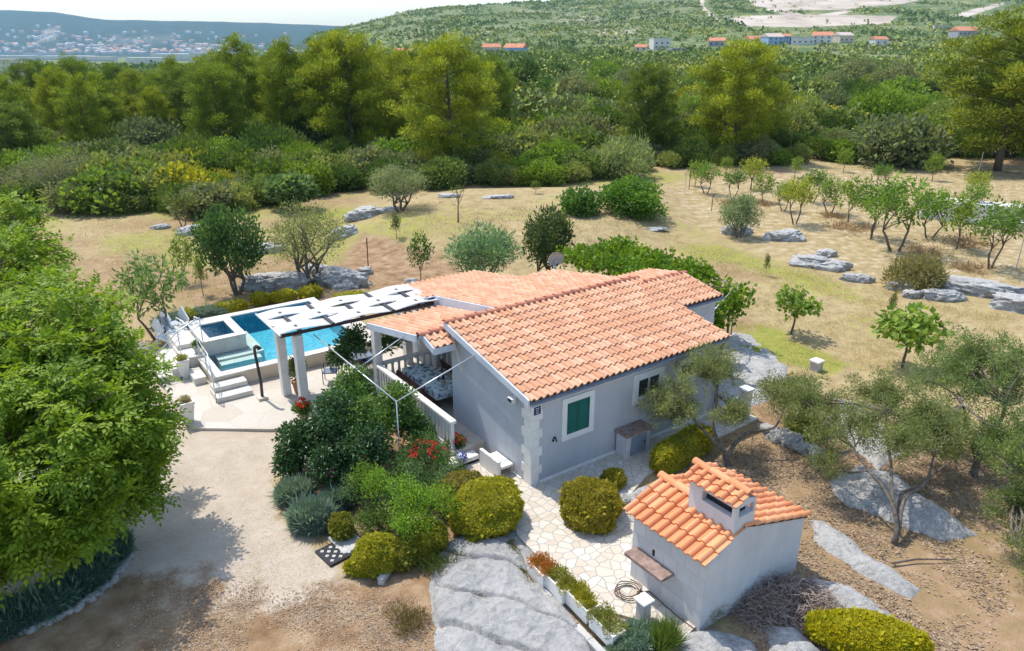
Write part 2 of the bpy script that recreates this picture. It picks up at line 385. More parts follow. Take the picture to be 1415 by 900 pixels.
    sep = nd(t, 'ShaderNodeSeparateColor'); t.links.new(v2.outputs['Color'], sep.inputs[0])
    t.links.new(ramp(t, sep.outputs[0], [(0, (.02, .28, .38)), (.5, (.04, .37, .48)), (1, (.10, .47, .58))]), b.inputs['Base Color']); m['mosaic'] = M_
    M_, t, b = newmat('depth_tinted_mosaic'); k = coords(t, 'World'); v2 = nd(t, 'ShaderNodeTexVoronoi', voronoi_dimensions='3D'); v2.inputs['Scale'].default_value = 12; t.links.new(k, v2.inputs['Vector'])
    sep = nd(t, 'ShaderNodeSeparateColor'); t.links.new(v2.outputs['Color'], sep.inputs[0])
    t.links.new(ramp(t, sep.outputs[0], [(0, (.012, .22, .36)), (.5, (.02, .30, .45)), (1, (.04, .37, .52))]), b.inputs['Base Color']); m['mosaic_depth_tint'] = M_  # darker tile blue stands in for light absorbed by deeper water
    M_, t, b = newmat('pool_water'); gl = nd(t, 'ShaderNodeBsdfGlossy'); gl.inputs['Roughness'].default_value = .04
    tr = nd(t, 'ShaderNodeBsdfTransparent'); tr.inputs[0].default_value = (.80, .95, .98, 1); fr = nd(t, 'ShaderNodeFresnel'); fr.inputs[0].default_value = 1.33
    ms = nd(t, 'ShaderNodeMixShader'); bn = nd(t, 'ShaderNodeBump'); bn.inputs['Strength'].default_value = .25; bn.inputs['Distance'].default_value = .05
    t.links.new(noise(t, coords(t, 'World'), 3, 3), bn.inputs['Height'])
    for x in (gl, fr): t.links.new(bn.outputs[0], x.inputs['Normal'])
    t.links.new(fr.outputs[0], ms.inputs[0]); t.links.new(tr.outputs[0], ms.inputs[1]); t.links.new(gl.outputs[0], ms.inputs[2]); t.links.new(ms.outputs[0], t.nodes['Material Output'].inputs[0])
    m['water'] = M_
    # ground
    M_, t, b = newmat('ground_surface'); k = coords(t, 'World'); at = nd(t, 'ShaderNodeAttribute', attribute_name='mask'); at2 = nd(t, 'ShaderNodeAttribute', attribute_name='mask2')
    s1 = nd(t, 'ShaderNodeSeparateColor'); t.links.new(at.outputs['Color'], s1.inputs[0]); s2 = nd(t, 'ShaderNodeSeparateColor'); t.links.new(at2.outputs['Color'], s2.inputs[0])
    nb = noise(t, k, .25, 6, .6); nm = noise(t, k, 1.6, 6, .65); nf = noise(t, k, 14, 5, .7); nff = noise(t, k, 45, 3, .7); nh = noise(t, k, .018, 8, .68); nh2 = noise(t, k, .11, 5, .7)
    dry = ramp(t, nm, [(.3, (.26, .19, .095)), (.5, (.37, .285, .15)), (.72, (.46, .37, .21))])
    grn = ramp(t, nm, [(.3, (.19, .22, .04)), (.7, (.34, .32, .085))])
    grv = ramp(t, nm, [(.3, (.43, .355, .27)), (.7, (.54, .46, .375))])
    soil = ramp(t, nm, [(.3, (.17, .10, .055)), (.5, (.30, .195, .11)), (.72, (.42, .31, .20))])
    def mk(x, n, lo=.32, hi=.68): return ramp(t, math_(t, 'ADD', x, math_(t, 'MULTIPLY', math_(t, 'SUBTRACT', n, .5), 1.3)), [(lo, (0, 0, 0)), (hi, (1, 1, 1))])
    col = mixc(t, mk(s1.outputs[1], nm), dry, grn); col = mixc(t, mk(s1.outputs[2], nm), col, soil); col = mixc(t, mk(s1.outputs[0], nm), col, grv)
    scr = ramp(t, nh2, [(.36, (.06, .10, .03)), (.47, (.11, .16, .05)), (.56, (.22, .22, .09)), (.68, (.46, .37, .22))])
    scr2 = ramp(t, nh, [(.4, (.06, .11, .035)), (.55, (.13, .17, .06)), (.7, (.42, .34, .20))])
    col = mixc(t, s2.outputs[0], col, mixc(t, .45, scr, scr2)); col = mixc(t, s2.outputs[2], col, ramp(t, nh, [(.4, (.012, .03, .02)), (.6, (.03, .055, .03)), (.75, (.12, .11, .08))]))
    qu = ramp(t, nh, [(.35, (.28, .24, .19)), (.5, (.44, .37, .30)), (.65, (.55, .48, .41)), (.8, (.62, .58, .53))]); col = mixc(t, mk(s2.outputs[1], nh2), col, qu)
    col = mixc(t, .5, col, mixc(t, nf, (.22, .22, .22), (.78, .78, .78)), 'SOFT_LIGHT'); col = mixc(t, .4, col, mixc(t, nff, (.2, .2, .2), (.8, .8, .8)), 'SOFT_LIGHT')
    col = mixc(t, .25, col, mixc(t, nb, (.3, .3, .3), (.7, .7, .7)), 'SOFT_LIGHT')
    t.links.new(col, b.inputs['Base Color']); b.inputs['Roughness'].default_value = .95; b.inputs['Specular IOR Level'].default_value = .15
    bump(t, b, math_(t, 'ADD', nf, math_(t, 'MULTIPLY', nff, .4)), .7, .05); m['ground'] = M_
    for mm, hs in ((m['render'], .35), (m['bbq_render'], .5)):
        t = mm.node_tree; b = t.nodes['Principled BSDF']; k = coords(t, 'World'); sp = nd(t, 'ShaderNodeSeparateXYZ'); t.links.new(k, sp.inputs[0])
        mp = nd(t, 'ShaderNodeMapping'); mp.inputs['Scale'].default_value = (3.5, 3.5, .35); t.links.new(k, mp.inputs[0])
        st = noise(t, mp.outputs[0], 1.6, 6, .7); n5 = noise(t, k, 2.5, 6, .7)
        old = b.inputs['Base Color'].links[0].from_socket
        c = mixc(t, ramp(t, st, [(.48, (0, 0, 0)), (.72, (.16, .16, .16))]), old, (.30, .29, .27))
        spl = math_(t, 'MULTIPLY', ramp(t, sp.outputs[2], [(.0, (1, 1, 1)), (.42, (0, 0, 0))]), ramp(t, n5, [(.35, (0, 0, 0)), (.65, (.6, .6, .6))]))
        c = mixc(t, spl, c, (.36, .32, .27)); t.links.new(c, b.inputs['Base Color'])
build_materials()
# ------------------------------------------------------------------ ground
def make_ground():
    th = np.concatenate([np.arange(-44, 44, .16), np.arange(44, 316, 3.0)])*pi/180
    r = [0.5]
    while r[-1] < 14000: r.append(r[-1]+max(.16, r[-1]*.0095))
    r = np.array(r); nT, nR = len(th), len(r)
    TH, RR = np.meshgrid(th, r, indexing='ij')
    x = CX+RR*(np.cos(TH)*FW[0]+np.sin(TH)*RT[0]); y = CY+RR*(np.cos(TH)*FW[1]+np.sin(TH)*RT[1])
    z = height(x, y)
    V = np.stack([x, y, z], -1).reshape(-1, 3)
    i = np.arange(nT)[:, None]; j = np.arange(nR-1)[None]
    i2 = (i+1) % nT
    q = np.stack([i*nR+j, i*nR+j+1, i2*nR+j+1, i2*nR+j], -1).reshape(-1, 4)[:, ::-1]
    me = mesh_np('ground', V, q, MT['ground'], smooth=True)
    # what grows or lies where
    f = fwd(x, y); rr = (x-CX)*RT[0]+(y-CY)*RT[1]; rr = rr/np.maximum(f, 4)
    near = f < 120
    wob = .6*fbm(x*.5, y*.5, 0, 21, 3)
    def reg(poly, soft=.5, w=1.0):
        o = np.zeros(x.shape); o[near] = sstep(-soft, soft, sdf(x[near], y[near], poly)+wob[near]*w); return o
    P = lambda L: [Z(*p) for p in L]
    gravel = reg(P([(-900, 560), (200, 470), (270, 575), (440, 590), (470, 640), (380, 660), (400, 720), (470, 770), (560, 850), (540, 900), (330, 930), (-200, 1100), (-900, 900)]), .5)
    gravel = np.maximum(gravel, reg(P([(640, 650), (720, 690), (880, 690), (880, 860), (800, 850), (690, 740)]), .3, .3))
    gravel = gravel*(1-.85*reg(P([(-300, 820), (330, 800), (430, 800), (620, 770), (900, 1500), (-600, 1500)]), 1.2, 1.6))
    orch = reg(P([(905, 262), (1000, 240), (1415, 225), (1900, 260), (1900, 440), (1415, 415), (1240, 395), (1120, 365), (1000, 330), (940, 300)]), 1.6, 2)
    gravel = np.maximum(gravel, .32*orch)
    soil = reg(P([(-300, 800), (300, 790), (420, 790), (500, 780), (600, 740), (900, 880), (900, 1500), (-900, 1500)]), 1.0, 1.8)
    soil = np.maximum(soil, .62*reg(P([(885, 660), (990, 590), (1060, 560), (1415, 600), (2000, 700), (2000, 1600), (880, 1600), (980, 870), (1100, 780), (900, 700)]), .8, 1.5))
    soil = np.maximum(soil, .95*reg(P([(455, 385), (500, 325), (560, 345), (640, 365), (640, 400), (540, 405)]), 1.2, 1))
    soil = np.maximum(soil, reg(P([(400, 600), (600, 560), (680, 650), (640, 760), (520, 800), (400, 700)]), .5, .5))
    soil = np.maximum(soil, .8*reg(P([(1000, 505), (1100, 530), (1415, 640), (1415, 700), (1100, 640), (1000, 560)]), .6, .8))
    green = np.zeros(x.shape)
    for L, a_, s_ in [([(900, 335), (1000, 330), (1130, 375), (1240, 425), (1130, 410), (1010, 375)], .62, 2.0), ([(1000, 440), (1080, 455), (1190, 505), (1130, 512), (1030, 480)], .95, .9), ([(120, 330), (260, 305), (330, 340), (330, 400), (230, 440), (120, 400)], .55, 2.5),
                     ([(290, 350), (420, 350), (420, 400), (330, 410)], .6, 1.5), ([(520, 320), (640, 305), (700, 330), (620, 350)], .45, 2), ([(1150, 430), (1300, 420), (1300, 480), (1200, 480)], .5, 1.5), ([(0, 300), (100, 290), (130, 360), (0, 420)], .5, 2),
                     ([(1270, 240), (1415, 235), (1415, 262), (1300, 262)], .6, 1)]:
        green = np.maximum(green, a_*reg(P(L), s_, 1.5))
    green = np.maximum(green, .27+.6*fbm(x*.11, y*.11, 0, 31, 3)); soil = np.maximum(soil, .62*sstep(.02, .45, fbm(x*.10, y*.10, 0, 37, 4))*(gravel < .3)); green = np.clip(green, 0, 1)
    green = np.where(gravel > .5, 0, green)*(1-.9*orch)
    px, py = 707.5+F_PX*rr*f/np.maximum(f*cos(TILT)-(z-CAMZ)*sin(TILT), 1), 450-F_PX*(f*sin(TILT)+(z-CAMZ)*cos(TILT))/np.maximum(f*cos(TILT)-(z-CAMZ)*sin(TILT), 1)
    # background scrub and the quarry terraces cut into the hill
    scrub = sstep(85, 105, f)
    q1 = np.maximum.reduce([sstep(-2, 2, sdf(px, py, [(1000, 24), (1080, 20), (1240, 22), (1230, 32), (1110, 38), (1030, 36)])),
                            sstep(-2, 2, sdf(px, py, [(1025, -14), (1330, -14), (1250, 5), (1160, 14), (1080, 14), (1040, 8)])),
                            sstep(-1, 1, sdf(px, py, [(967, -10), (974, -10), (972, 8), (996, 30), (990, 30), (966, 10)])),
                            sstep(-1, 1, sdf(px, py, [(1060, 8), (1120, 22), (1170, 14), (1180, 16), (1120, 28), (1058, 14)])),
                            sstep(-1, 1.5, sdf(px, py, [(1310, 22), (1385, 2), (1390, 6), (1330, 26)]))])
    q1 = q1*(f > 600)
    g1 = np.maximum(0, reg_far(px, py, [(735, 20), (780, 12), (880, 30), (900, 60), (830, 60), (780, 40)], 14)*.45)*(f > 600)
    pale = np.maximum.reduce([reg_far(px, py, L, 7)*w_ for L, w_ in [([(60, 40), (85, 38), (80, 60), (40, 66)], .5), ([(150, 46), (260, 44), (230, 62), (150, 66)], .35), ([(250, 60), (320, 56), (330, 74), (240, 74)], .45)]])*(f > 3000)
    q1 = np.maximum(q1, np.maximum(g1, pale))
    m1 = np.stack([gravel, green, soil, np.ones(x.shape)], -1).reshape(-1, 4); m2 = np.stack([scrub, q1, sstep(2600, 3300, f), np.ones(x.shape)], -1).reshape(-1, 4)
    for nm, m in (('mask', m1), ('mask2', m2)):
        a = me.attributes.new(nm, 'FLOAT_COLOR', 'POINT'); a.data.foreach_set('color', m.astype(np.float32).ravel())
    o = link('ground', me); tag(o, 'dry grass, gravel and earth ground running out to scrubby hills', 'ground', kind='structure')
def reg_far(px, py, L, s): return sstep(-s, s, sdf(px, py, L)+s*.8*fbm(px*.05, py*.12, 0, 41, 3))
make_ground()

def slab(name, poly, z0, z1, mat, label, cat):
    o = MB().prism(poly, z0, z1).build(name, MT[mat]); tag(o, label, cat, kind='structure'); return o
def ccw(P):
    a = sum(P[i][0]*P[(i+1) % len(P)][1]-P[(i+1) % len(P)][0]*P[i][1] for i in range(len(P)))
    return P if a > 0 else P[::-1]
slab('paved_path', ccw([(-.95, 2.3), (0.0, 2.3), (0.0, 0.0), (7.6, 0.0), (7.6, -.1), (8.4, -.1), (8.4, -1.15), (7.0, -1.2), (4.6, -1.25), (3.0, -1.45), (1.7, -2.0), (1.75, -3.2), (2.4, -4.1), (-.3, -4.43), (-.3, -6.2), (-.9, -6.3), (-1.0, -5.6)]
      + [Z(812, 838), Z(770, 800), Z(742, 768), Z(716, 742), Z(700, 705), Z(672, 672)]), -.25, .02, 'crazy', 'pale irregular stone paving winding round the house corner', 'path')
slab('pool_patio', ccw([(-6.95, 15.4), (-6.85, 8.85), (-4.85, 7.35), (-3.6, 6.6), (-2.4, 6.9), (-1.2, 7.6), (1.6, 7.6), (1.6, 17.0), (.5, 17.4), (.5, 11.2), (-5.45, 11.2), (-5.45, 17.2), (-5.7, 17.2)]), -.3, .02, 'patio', 'bright white stone patio beside the raised pool', 'patio')

# ------------------------------------------------------------------ rocks
def ico(sub):
    bm = bmesh.new(); bmesh.ops.create_icosphere(bm, subdivisions=sub, radius=1)
    V = np.array([v.co for v in bm.verts]); Fq = np.array([[v.index for v in f.verts] for f in bm.faces]); bm.free(); return V, Fq
ICO = {k: ico(k) for k in (2, 3, 4, 5)}
def rock_mesh(sx, sy, sz, seed, sub=4, rough=.3):
    V, Fq = ICO[sub]; p = V.copy()
    n = fbm(p[:, 0]*1.3+seed*3.1, p[:, 1]*1.3, p[:, 2]*1.3, seed, 4); n2 = np.abs(fbm(p[:, 0]*3.2+seed, p[:, 1]*3.2, p[:, 2]*3.2, seed+5, 5)); n3 = np.abs(fbm(p[:, 0]*9+seed, p[:, 1]*6, p[:, 2]*9, seed+8, 3))
    p = p*(1.12+rough*2.3*n-.55*n2-.16*n3)[:, None]
    p[:, 2] = np.where(p[:, 2] > .55, .55+(p[:, 2]-.55)*.35, p[:, 2])
    return mesh_np('rock', p*np.array([sx, sy, sz]), Fq, MT['rock'], smooth=True)
def rock(px, py, w, d, h, rz, label, seed, name='boulder', group=None, sub=5):
    x, y, z = G(px, py); o = link(name, rock_mesh(w/2, d/2, h, seed, sub)); o.location = (x, y, z+h*.1); o.rotation_euler = (0, 0, rz)
    return tag(o, label, 'rock', group)
def outcrop(name, poly, hmax, label, seed, mat='rock', res=.07, edge=.35, tilt=(0, 0), cracks=0, cat='rock', zoff=0, amp=1.0):
    poly = ccw(poly); P = np.array(poly); x = np.arange(P[:, 0].min()-.4, P[:, 0].max()+.4, res); y = np.arange(P[:, 1].min()-.4, P[:, 1].max()+.4, res)
    X, Y = np.meshgrid(x, y, indexing='ij'); d = sdf(X, Y, poly)+.16*fbm(X*1.6, Y*1.6, 0, seed, 4)
    h = hmax*(1-np.exp(-np.maximum(d, 0)/edge))*(1+.35*fbm(X*.7, Y*.7, 0, seed+2, 3))+np.minimum(d, 0)*2.2
    n = fbm(X*1.3, Y*1.3, 0, seed+1, 5); h = h+np.where(d > 0, 1, 0)*np.minimum(d*2, 1)*amp*(.40*hmax+.05)*(n-1.2*np.abs(fbm(X*2.2, Y*2.2, 0, seed+7, 5)))-.035*np.abs(fbm(X*7, Y*7, 0, seed+17, 3))*(d > .05)
    if cracks:                               # long joints running through the slab
        for k in range(cracks):
            c = (k+.5)/cracks; u = (X-P[:, 0].mean())*.45+(Y-P[:, 1].mean())*-.89
            s_ = (X-P[:, 0].mean())*.89+(Y-P[:, 1].mean())*.45+.25*fbm(X*.8, Y*.8, 0, seed+20+k, 3); s0 = (c-.5)*3.2
            h = h-.16*np.exp(-((s_-s0)/.045)**2)*(d > .1)+(.05, -.06, .03)[k % 3]*sstep(-.05, .05, s_-s0)*(d > .1)
    Zz = height(X, Y)*0-.07+h+(X-P[:, 0].mean())*tilt[0]+(Y-P[:, 1].mean())*tilt[1]+zoff if zoff is not None else height(X, Y)+h
    keep = d > -.22; idx = -np.ones(X.shape, int); idx[keep] = np.arange(keep.sum())
    V = np.stack([X[keep], Y[keep], Zz[keep]], -1)
    q = np.stack([idx[:-1, :-1], idx[1:, :-1], idx[1:, 1:], idx[:-1, 1:]], -1).reshape(-1, 4); q = q[(q >= 0).all(1)]
    o = link(name, mesh_np(name, V, q, MT[mat], smooth=True)); return tag(o, label, cat)
ZP = lambda L, z=0: [Z(x_, y_, z) for x_, y_ in L]
outcrop('bedrock_slab', ZP([(590, 765), (640, 735), (700, 740), (742, 790), (800, 850), (838, 925), (800, 1010), (640, 1010), (600, 890)]), .36, 'big smooth grey bedrock slab split by a planted crack, beside the planter wall', 51, 'bedrock', .035, .3, cracks=3, amp=.42)
outcrop('bedrock_slab', ZP([(668, 740), (712, 708), (728, 745), (752, 775), (735, 800), (705, 770)]), .13, 'narrow pale rock shelf between the round bush and the paving', 53, 'rock', .05, .2)
outcrop('rock_outcrop', ZP([(855, 680), (905, 665), (925, 690), (890, 730), (860, 720)]), .28, 'whitish rough rock at the back left corner of the barbecue house', 54, 'rock', .05, .25)
outcrop('rock_outcrop', ZP([(1150, 665), (1180, 640), (1235, 650), (1300, 700), (1352, 738), (1300, 748), (1220, 715), (1160, 690)]), .45, 'large pale limestone outcrop behind the twisted olive trunk', 55, 'rock', .06, .4)
outcrop('rock_outcrop', ZP([(1112, 712), (1140, 715), (1200, 760), (1275, 812), (1262, 830), (1200, 800), (1130, 748)]), .22, 'long thin rock strip right of the barbecue house', 56, 'rock', .05, .25)
outcrop('rock_outcrop', ZP([(1120, 795), (1165, 800), (1240, 850), (1310, 905), (1290, 925), (1200, 868), (1130, 820)]), .2, 'long thin rock strip above the bottom right yellow bush', 57, 'rock', .05, .25)
outcrop('rock_outcrop', ZP([(940, 868), (985, 862), (1040, 885), (1060, 930), (930, 930)]), .32, 'rough speckled rock at the near foot of the barbecue house', 58, 'rock', .05, .25)
outcrop('rock_outcrop', ZP([(1058, 862), (1100, 866), (1135, 900), (1130, 930), (1065, 925)]), .35, 'smooth pale rock between brush pile and yellow bush', 59, 'rock', .05, .25)
outcrop('rock_outcrop', ZP([(985, 500), (1010, 455), (1040, 462), (1090, 505), (1088, 545), (1040, 560), (990, 560)]), .22, 'white stony apron at the right end of the house', 60, 'rock', .07, .4)
outcrop('rock_outcrop', ZP([(1150, 545), (1190, 560), (1250, 620), (1215, 650), (1170, 610)]), .35, 'white rock seen through the olive crown', 62, 'rock', .07, .4)
RK = [((270, 323), 2.2, 1.4, .75, .3, 'pale boulder on the left lawn near the young fig'), ((222, 316), 1.3, .9, .35, 0, 'small flat stone on the left lawn'), ((360, 348), 3.2, 1.6, .6, .5, 'flat pale rock behind the dark tree by the pool'),
      ((385, 396), 4.0, 2.2, 1.1, .4, 'big grey boulder behind the pool under the olive'), ((470, 392), 3.8, 2.2, .95, -.2, 'broad grey boulder behind the pool, right of the olive trunk'), ((440, 378), 1.5, 1.2, .7, 0, 'dark round boulder right of the pool olive trunk'),
      ((505, 378), 1.0, .8, .45, 0, 'small boulder at the foot of the iron stake'), ((478, 325), 2.8, 1.3, .8, 1.0, 'pale rock on the edge of the earth bank'), ((505, 300), 3.6, 1.8, .9, .9, 'long pale slab rock at the top of the bank'), ((540, 292), 2.0, 1.0, .5, .2, 'pale rock under the grey olive on the bank'),
      ((522, 420), 1.6, 1.0, .3, .4, 'flat grey stone beside the far pool corner'), ((1021, 323), 2.2, 1.5, .85, .3, 'white boulder under the small olive in the orchard'), ((1083, 331), 2.6, 1.6, .8, .2, 'white pitted boulder right of the small orchard olive'),
      ((1130, 368), 3.4, 1.6, .75, -.5, 'largest pitted boulder in the middle of the right lawn'), ((1140, 354), 1.6, 1.0, .5, 0, 'small rock just behind the large lawn boulder'), ((1182, 389), 2.0, .9, .5, -.3, 'low rock right of the large lawn boulder'),
      ((1247, 400), 1.6, .9, .55, 0, 'grey rock left of the dry bush'), ((1260, 410), 1.3, .8, .45, .4, 'lower grey rock in front of the dry bush'), ((1299, 413), 2.4, 1.3, .6, 0, 'pale rock between the dry bush and the long ledge'),
      ((1350, 405), 5.2, 1.6, .9, -.6, 'long limestone ledge along the orchard edge'), ((1405, 426), 3.4, 1.6, .8, -.5, 'limestone block at the right frame edge'), ((620, 272), 2.0, 1.0, .3, 0, 'flat stone on the plateau left of the bare sapling'), ((690, 274), 2.6, 1.2, .3, .2, 'low flat rock on the plateau under the hedge'),
      ((905, 318), 1.8, .9, .16, 0, 'flat white stone in the dry lawn behind the vine'), ((568, 392), .8, .6, .35, 0, 'fist of stone on the bank left of the small pear tree'),
      ((858, 702), .65, .55, .55, 0, 'upright brown stone by the barbecue house corner')]
for i, (p, w_, d_, h_, r_, lab) in enumerate(RK): rock(p[0], p[1], w_*.82, d_*.85, h_*.85, r_-.6, lab, 70+i)
for i, (px, py) in enumerate([(1076, 606), (1092, 612), (1108, 622), (1126, 632), (1062, 600)]):
    rock(px, py, .85, .55, .3, .3*i, ['pale', 'grey', 'rounded', 'angular', 'mossy'][i]+' edging stone in the row behind the first olive, '+['second', 'third', 'fourth', 'rightmost', 'leftmost'][i]+' of five', 120+i, 'edging_stone', 'stones edging the olive terrace', 3)
# drain grate, stone step
m = MB().box(-.42, .42, -.42, .42, -.05, .0); gx, gy = Z(464, 763)
t = thing('drain_cover', 'dark patterned square drain cover in the gravel', 'drain cover', (gx, gy, .0), R(8))
MB().box(-.36, .36, -.36, .36, -.1, .015).build('frame', MT['black'], t)
g = MB()
for i in range(5):
    for j in range(5):
        if (i+j) % 2 == 0: g.box(-.28+i*.115, -.20+i*.115, -.28+j*.115, -.20+j*.115, .015, .028, R(45))
g.build('grating', MT['concrete'], t)
gx, gy = Z(479, 748); tag(MB().box(-.3, .3, -.42, .42, -.1, .05).build('stone_slab', MT['concrete'], None, (gx, gy, -.02), bev=.01), 'pale rectangular slab next to the drain cover', 'slab').rotation_euler = (0, 0, R(5))
t = thing('stone_kerb', 'short block kerb under the clipped bushes by the bedrock', 'kerb', (*Z(533, 795), 0), R(40))
for k in range(3): MB().box(-.3+k*.21, -.10+k*.21, -.07, .07, -.1, .14-.03*k).build('block', MT['concrete'], t, bev=.015)

# ------------------------------------------------------------------ roofs
TPH = [0, .08, .19, .31, .43, .54, .62, .70, .85]
def tprof(p): return .068*sin(pi*p/.62)**.8 if p < .62 else -.010
def tile_slope(name, P0, U, V, lu, lv, mat, parent, pitch=.232, row=.40, clip=None):
    """clay tiles on one plane: P0 eave corner, U along the eave, V up the slope"""
    P0, U, V = Vector(P0), Vector(U).normalized(), Vector(V).normalized(); N = U.cross(V)
    if N.z < 0: N = -N
    nc = max(1, round(lu/pitch)); pw = lu/nc; nr = max(1, round(lv/row)); rh = lv/nr
    us = [(c+p)*pw for c in range(nc) for p in TPH]+[lu]; hs = [tprof(p) for c in range(nc) for p in TPH]+[tprof(0)]
    m = MB(); n = len(us)
    for j in range(nr):
        v0, v1 = j*rh-(.03), (j+1)*rh
        jit = [random.uniform(-.006, .006) for _ in range(nc+1)]
        tv = [random.random() for _ in range(nc+1)]
        low = [P0+U*us[i]+V*(v0+jit[min(i//9, nc)]*1.5)+N*(hs[i]+.046+jit[min(i//9, nc)]*.5) for i in range(n)]
        up = [P0+U*us[i]+V*v1+N*(hs[i]+.004) for i in range(n)]
        bot = [P0+U*us[i]+V*(v0+.004)+N*(hs[i]-.006) for i in range(n)]
        b = len(m.v); m.v += [tuple(p) for p in low+up+bot]
        for i in range(n-1):
            mid = P0+U*(us[i]+us[i+1])*.5+V*(v0+v1)*.5
            if clip and not clip(mid): continue
            m.f.append((b+i, b+i+1, b+n+i+1, b+n+i)); m.rv.append(tv[i//9])
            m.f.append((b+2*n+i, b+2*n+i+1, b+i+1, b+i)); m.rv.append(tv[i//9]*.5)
    o = m.build(name, MT[mat], parent)
    return o
def ridge_caps(name, p, q, mat, parent, r=.10, step=.38, h=.04):
    p, q = Vector(p), Vector(q); d = q-p; L = d.length; d.normalize(); side = d.cross(Vector((0, 0, 1))).normalized(); up = side.cross(d); n = max(1, round(L/step)); m = MB()
    for k in range(n):
        a, b_ = p+d*(L*k/n-.03), p+d*(L*(k+1)/n); r0, r1 = r*1.12, r*.92
        V = []
        for P_, rr, dz in ((a, r0, .02), (b_, r1, .0), (a, r0*.86, .02)):
            for i in range(9):
                an = pi*i/8; V.append(P_+side*cos(an)*rr+up*(sin(an)*rr*.9+dz+h-.03))
        Fs = [(i, i+1, 10+i, 9+i) for i in range(8)]+[(18+i, 19+i, i+1, i) for i in range(8)]
        m.add(V, Fs)
    return m.build(name, MT[mat], parent, smooth=False)

# ------------------------------------------------------------------ the house
K = .205; RZ = 2.75+K*4.1; KR = .17
house = thing('cottage', 'grey rendered cottage with orange clay tile roofs and white stone corner', 'house', (0, 0, 0))
def wall_sec(m, a0, a1, sec):                # a cross section (b, z) pulled along a
    n = len(sec); m.add([(a0, b, z) for b, z in sec]+[(a1, b, z) for b, z in sec], [tuple(range(n-1, -1, -1)), tuple(range(n, 2*n))]+[(i, (i+1) % n, n+(i+1) % n, n+i) for i in range(n)])
m = MB(); wall_sec(m, 0, 7.6, [(0, -.3), (4.1, -.3), (4.1, RZ-.06), (0, 2.69)])
m.build('wall', MT['render'], house)
m = MB(); wall_sec(m, 2.0, 7.25, [(4.1, -.3), (8.0, -.3), (8.0, RZ-KR*3.9-.07), (4.1, RZ-.07)]); wall_sec(m, 1.65, 5.6, [(8.0, -.3), (11.2, -.3), (11.2, RZ-KR*7.1-.07), (8.0, RZ-KR*3.9-.07)])
m.build('wall', MT['render'], house)['label'] = 'rear grey wall facing the pool terrace'
m = MB(); wall_sec(m, 7.6, 9.6, [(2.0, -.3), (5.2, -.3), (5.2, 3.15), (3.7, 3.42), (2.0, 3.08)]); m.build('annex_wall', MT['blocks'], house)
# roof planes
Vf = Vector((0, 1, K)); Vr = Vector((0, -1, KR))
roof = tile_slope('roof', (-.16, -.16, 2.75-.16*K), (1, 0, 0), Vf, 7.95, 4.22*sqrt(1+K*K), 'tile', house)
ridge_caps('ridge_tiles', (-.2, 4.1, RZ), (7.8, 4.1, RZ), 'ridge', roof)
def rear(a0, a1, b0, b1):
    z1 = RZ-KR*(b1-4.1); return tile_slope('rear_roof', (a0, b1, z1), (1, 0, 0), Vr, a1-a0, (b1-b0)*sqrt(1+KR*KR), 'tile', house)
rear(1.85, 7.4, 4.12, 8.3); rear(1.45, 5.75, 8.3, 11.6)
rear_c = tile_slope('annex_rear_roof', (7.8, 5.35, 3.5-.17*1.65), (1, 0, 0), Vr, 2.0, 1.65*sqrt(1+KR*KR), 'tile', house)
an = tile_slope('annex_roof', (7.79, 1.9, 2.75+K*1.9), (1, 0, 0), Vf, 2.02, 1.8*sqrt(1+K*K), 'tile', house)
ridge_caps('ridge_tiles', (7.75, 3.72, 3.49), (9.9, 3.72, 3.49), 'ridge', an)
# solid deck under the tiles so nothing shows through, with white verge boards
def deck(m, a0, a1, sec, th=.07):
    wall_sec(m, a0, a1, sec+[(b, z-th) for b, z in sec[::-1]])
m = MB(); deck(m, -.12, 7.75, [(-.12, 2.75-.12*K-.012), (4.1, RZ-.012)]); deck(m, 1.9, 7.36, [(4.1, RZ-.012), (8.26, RZ-KR*4.16-.012)]); deck(m, 1.5, 5.7, [(8.26, RZ-KR*4.16-.012), (11.55, RZ-KR*7.45-.012)])
deck(m, 7.75, 9.76, [(1.93, 2.75+K*1.93-.012), (3.7, 3.48), (5.32, 3.21)]); m.build('roof_deck', MT['roofbed'], house)
m = MB()
def verge(m, a, b0, z0, b1, z1, w=.05, h=.2, dz=.035):
    m.add([(a-w, b0, z0+dz-h), (a, b0, z0+dz-h), (a, b1, z1+dz-h), (a-w, b1, z1+dz-h), (a-w, b0, z0+dz), (a, b0, z0+dz), (a, b1, z1+dz), (a-w, b1, z1+dz)], [(0, 1, 2, 3), (7, 6, 5, 4), (0, 4, 5, 1), (1, 5, 6, 2), (2, 6, 7, 3), (3, 7, 4, 0)])
verge(m, -.165, -.14, 2.75-.03, 4.15, RZ); m.build('verge_board', MT['fascia'], house)
m = MB(); verge(m, 1.84, 4.2, RZ-.02, 8.3, RZ-KR*4.2, h=.34); m.box(1.46, 1.85, 8.26, 8.31, RZ-KR*4.2-.3, RZ-KR*4.2+.03); m.build('verge_board', MT['fascia'], house)
m = MB(); verge(m, 1.44, 8.3, RZ-KR*4.2, 11.62, RZ-KR*7.52, h=.24); m.build('verge_board', MT['fascia'], house)
m = MB(); verge(m, 9.86, 1.9, 3.14, 3.7, 3.49, h=.14, dz=0); verge(m, 9.86, 3.7, 3.49, 5.35, 3.22, h=.14, dz=0); m.build('verge_board', MT['fascia'], house)
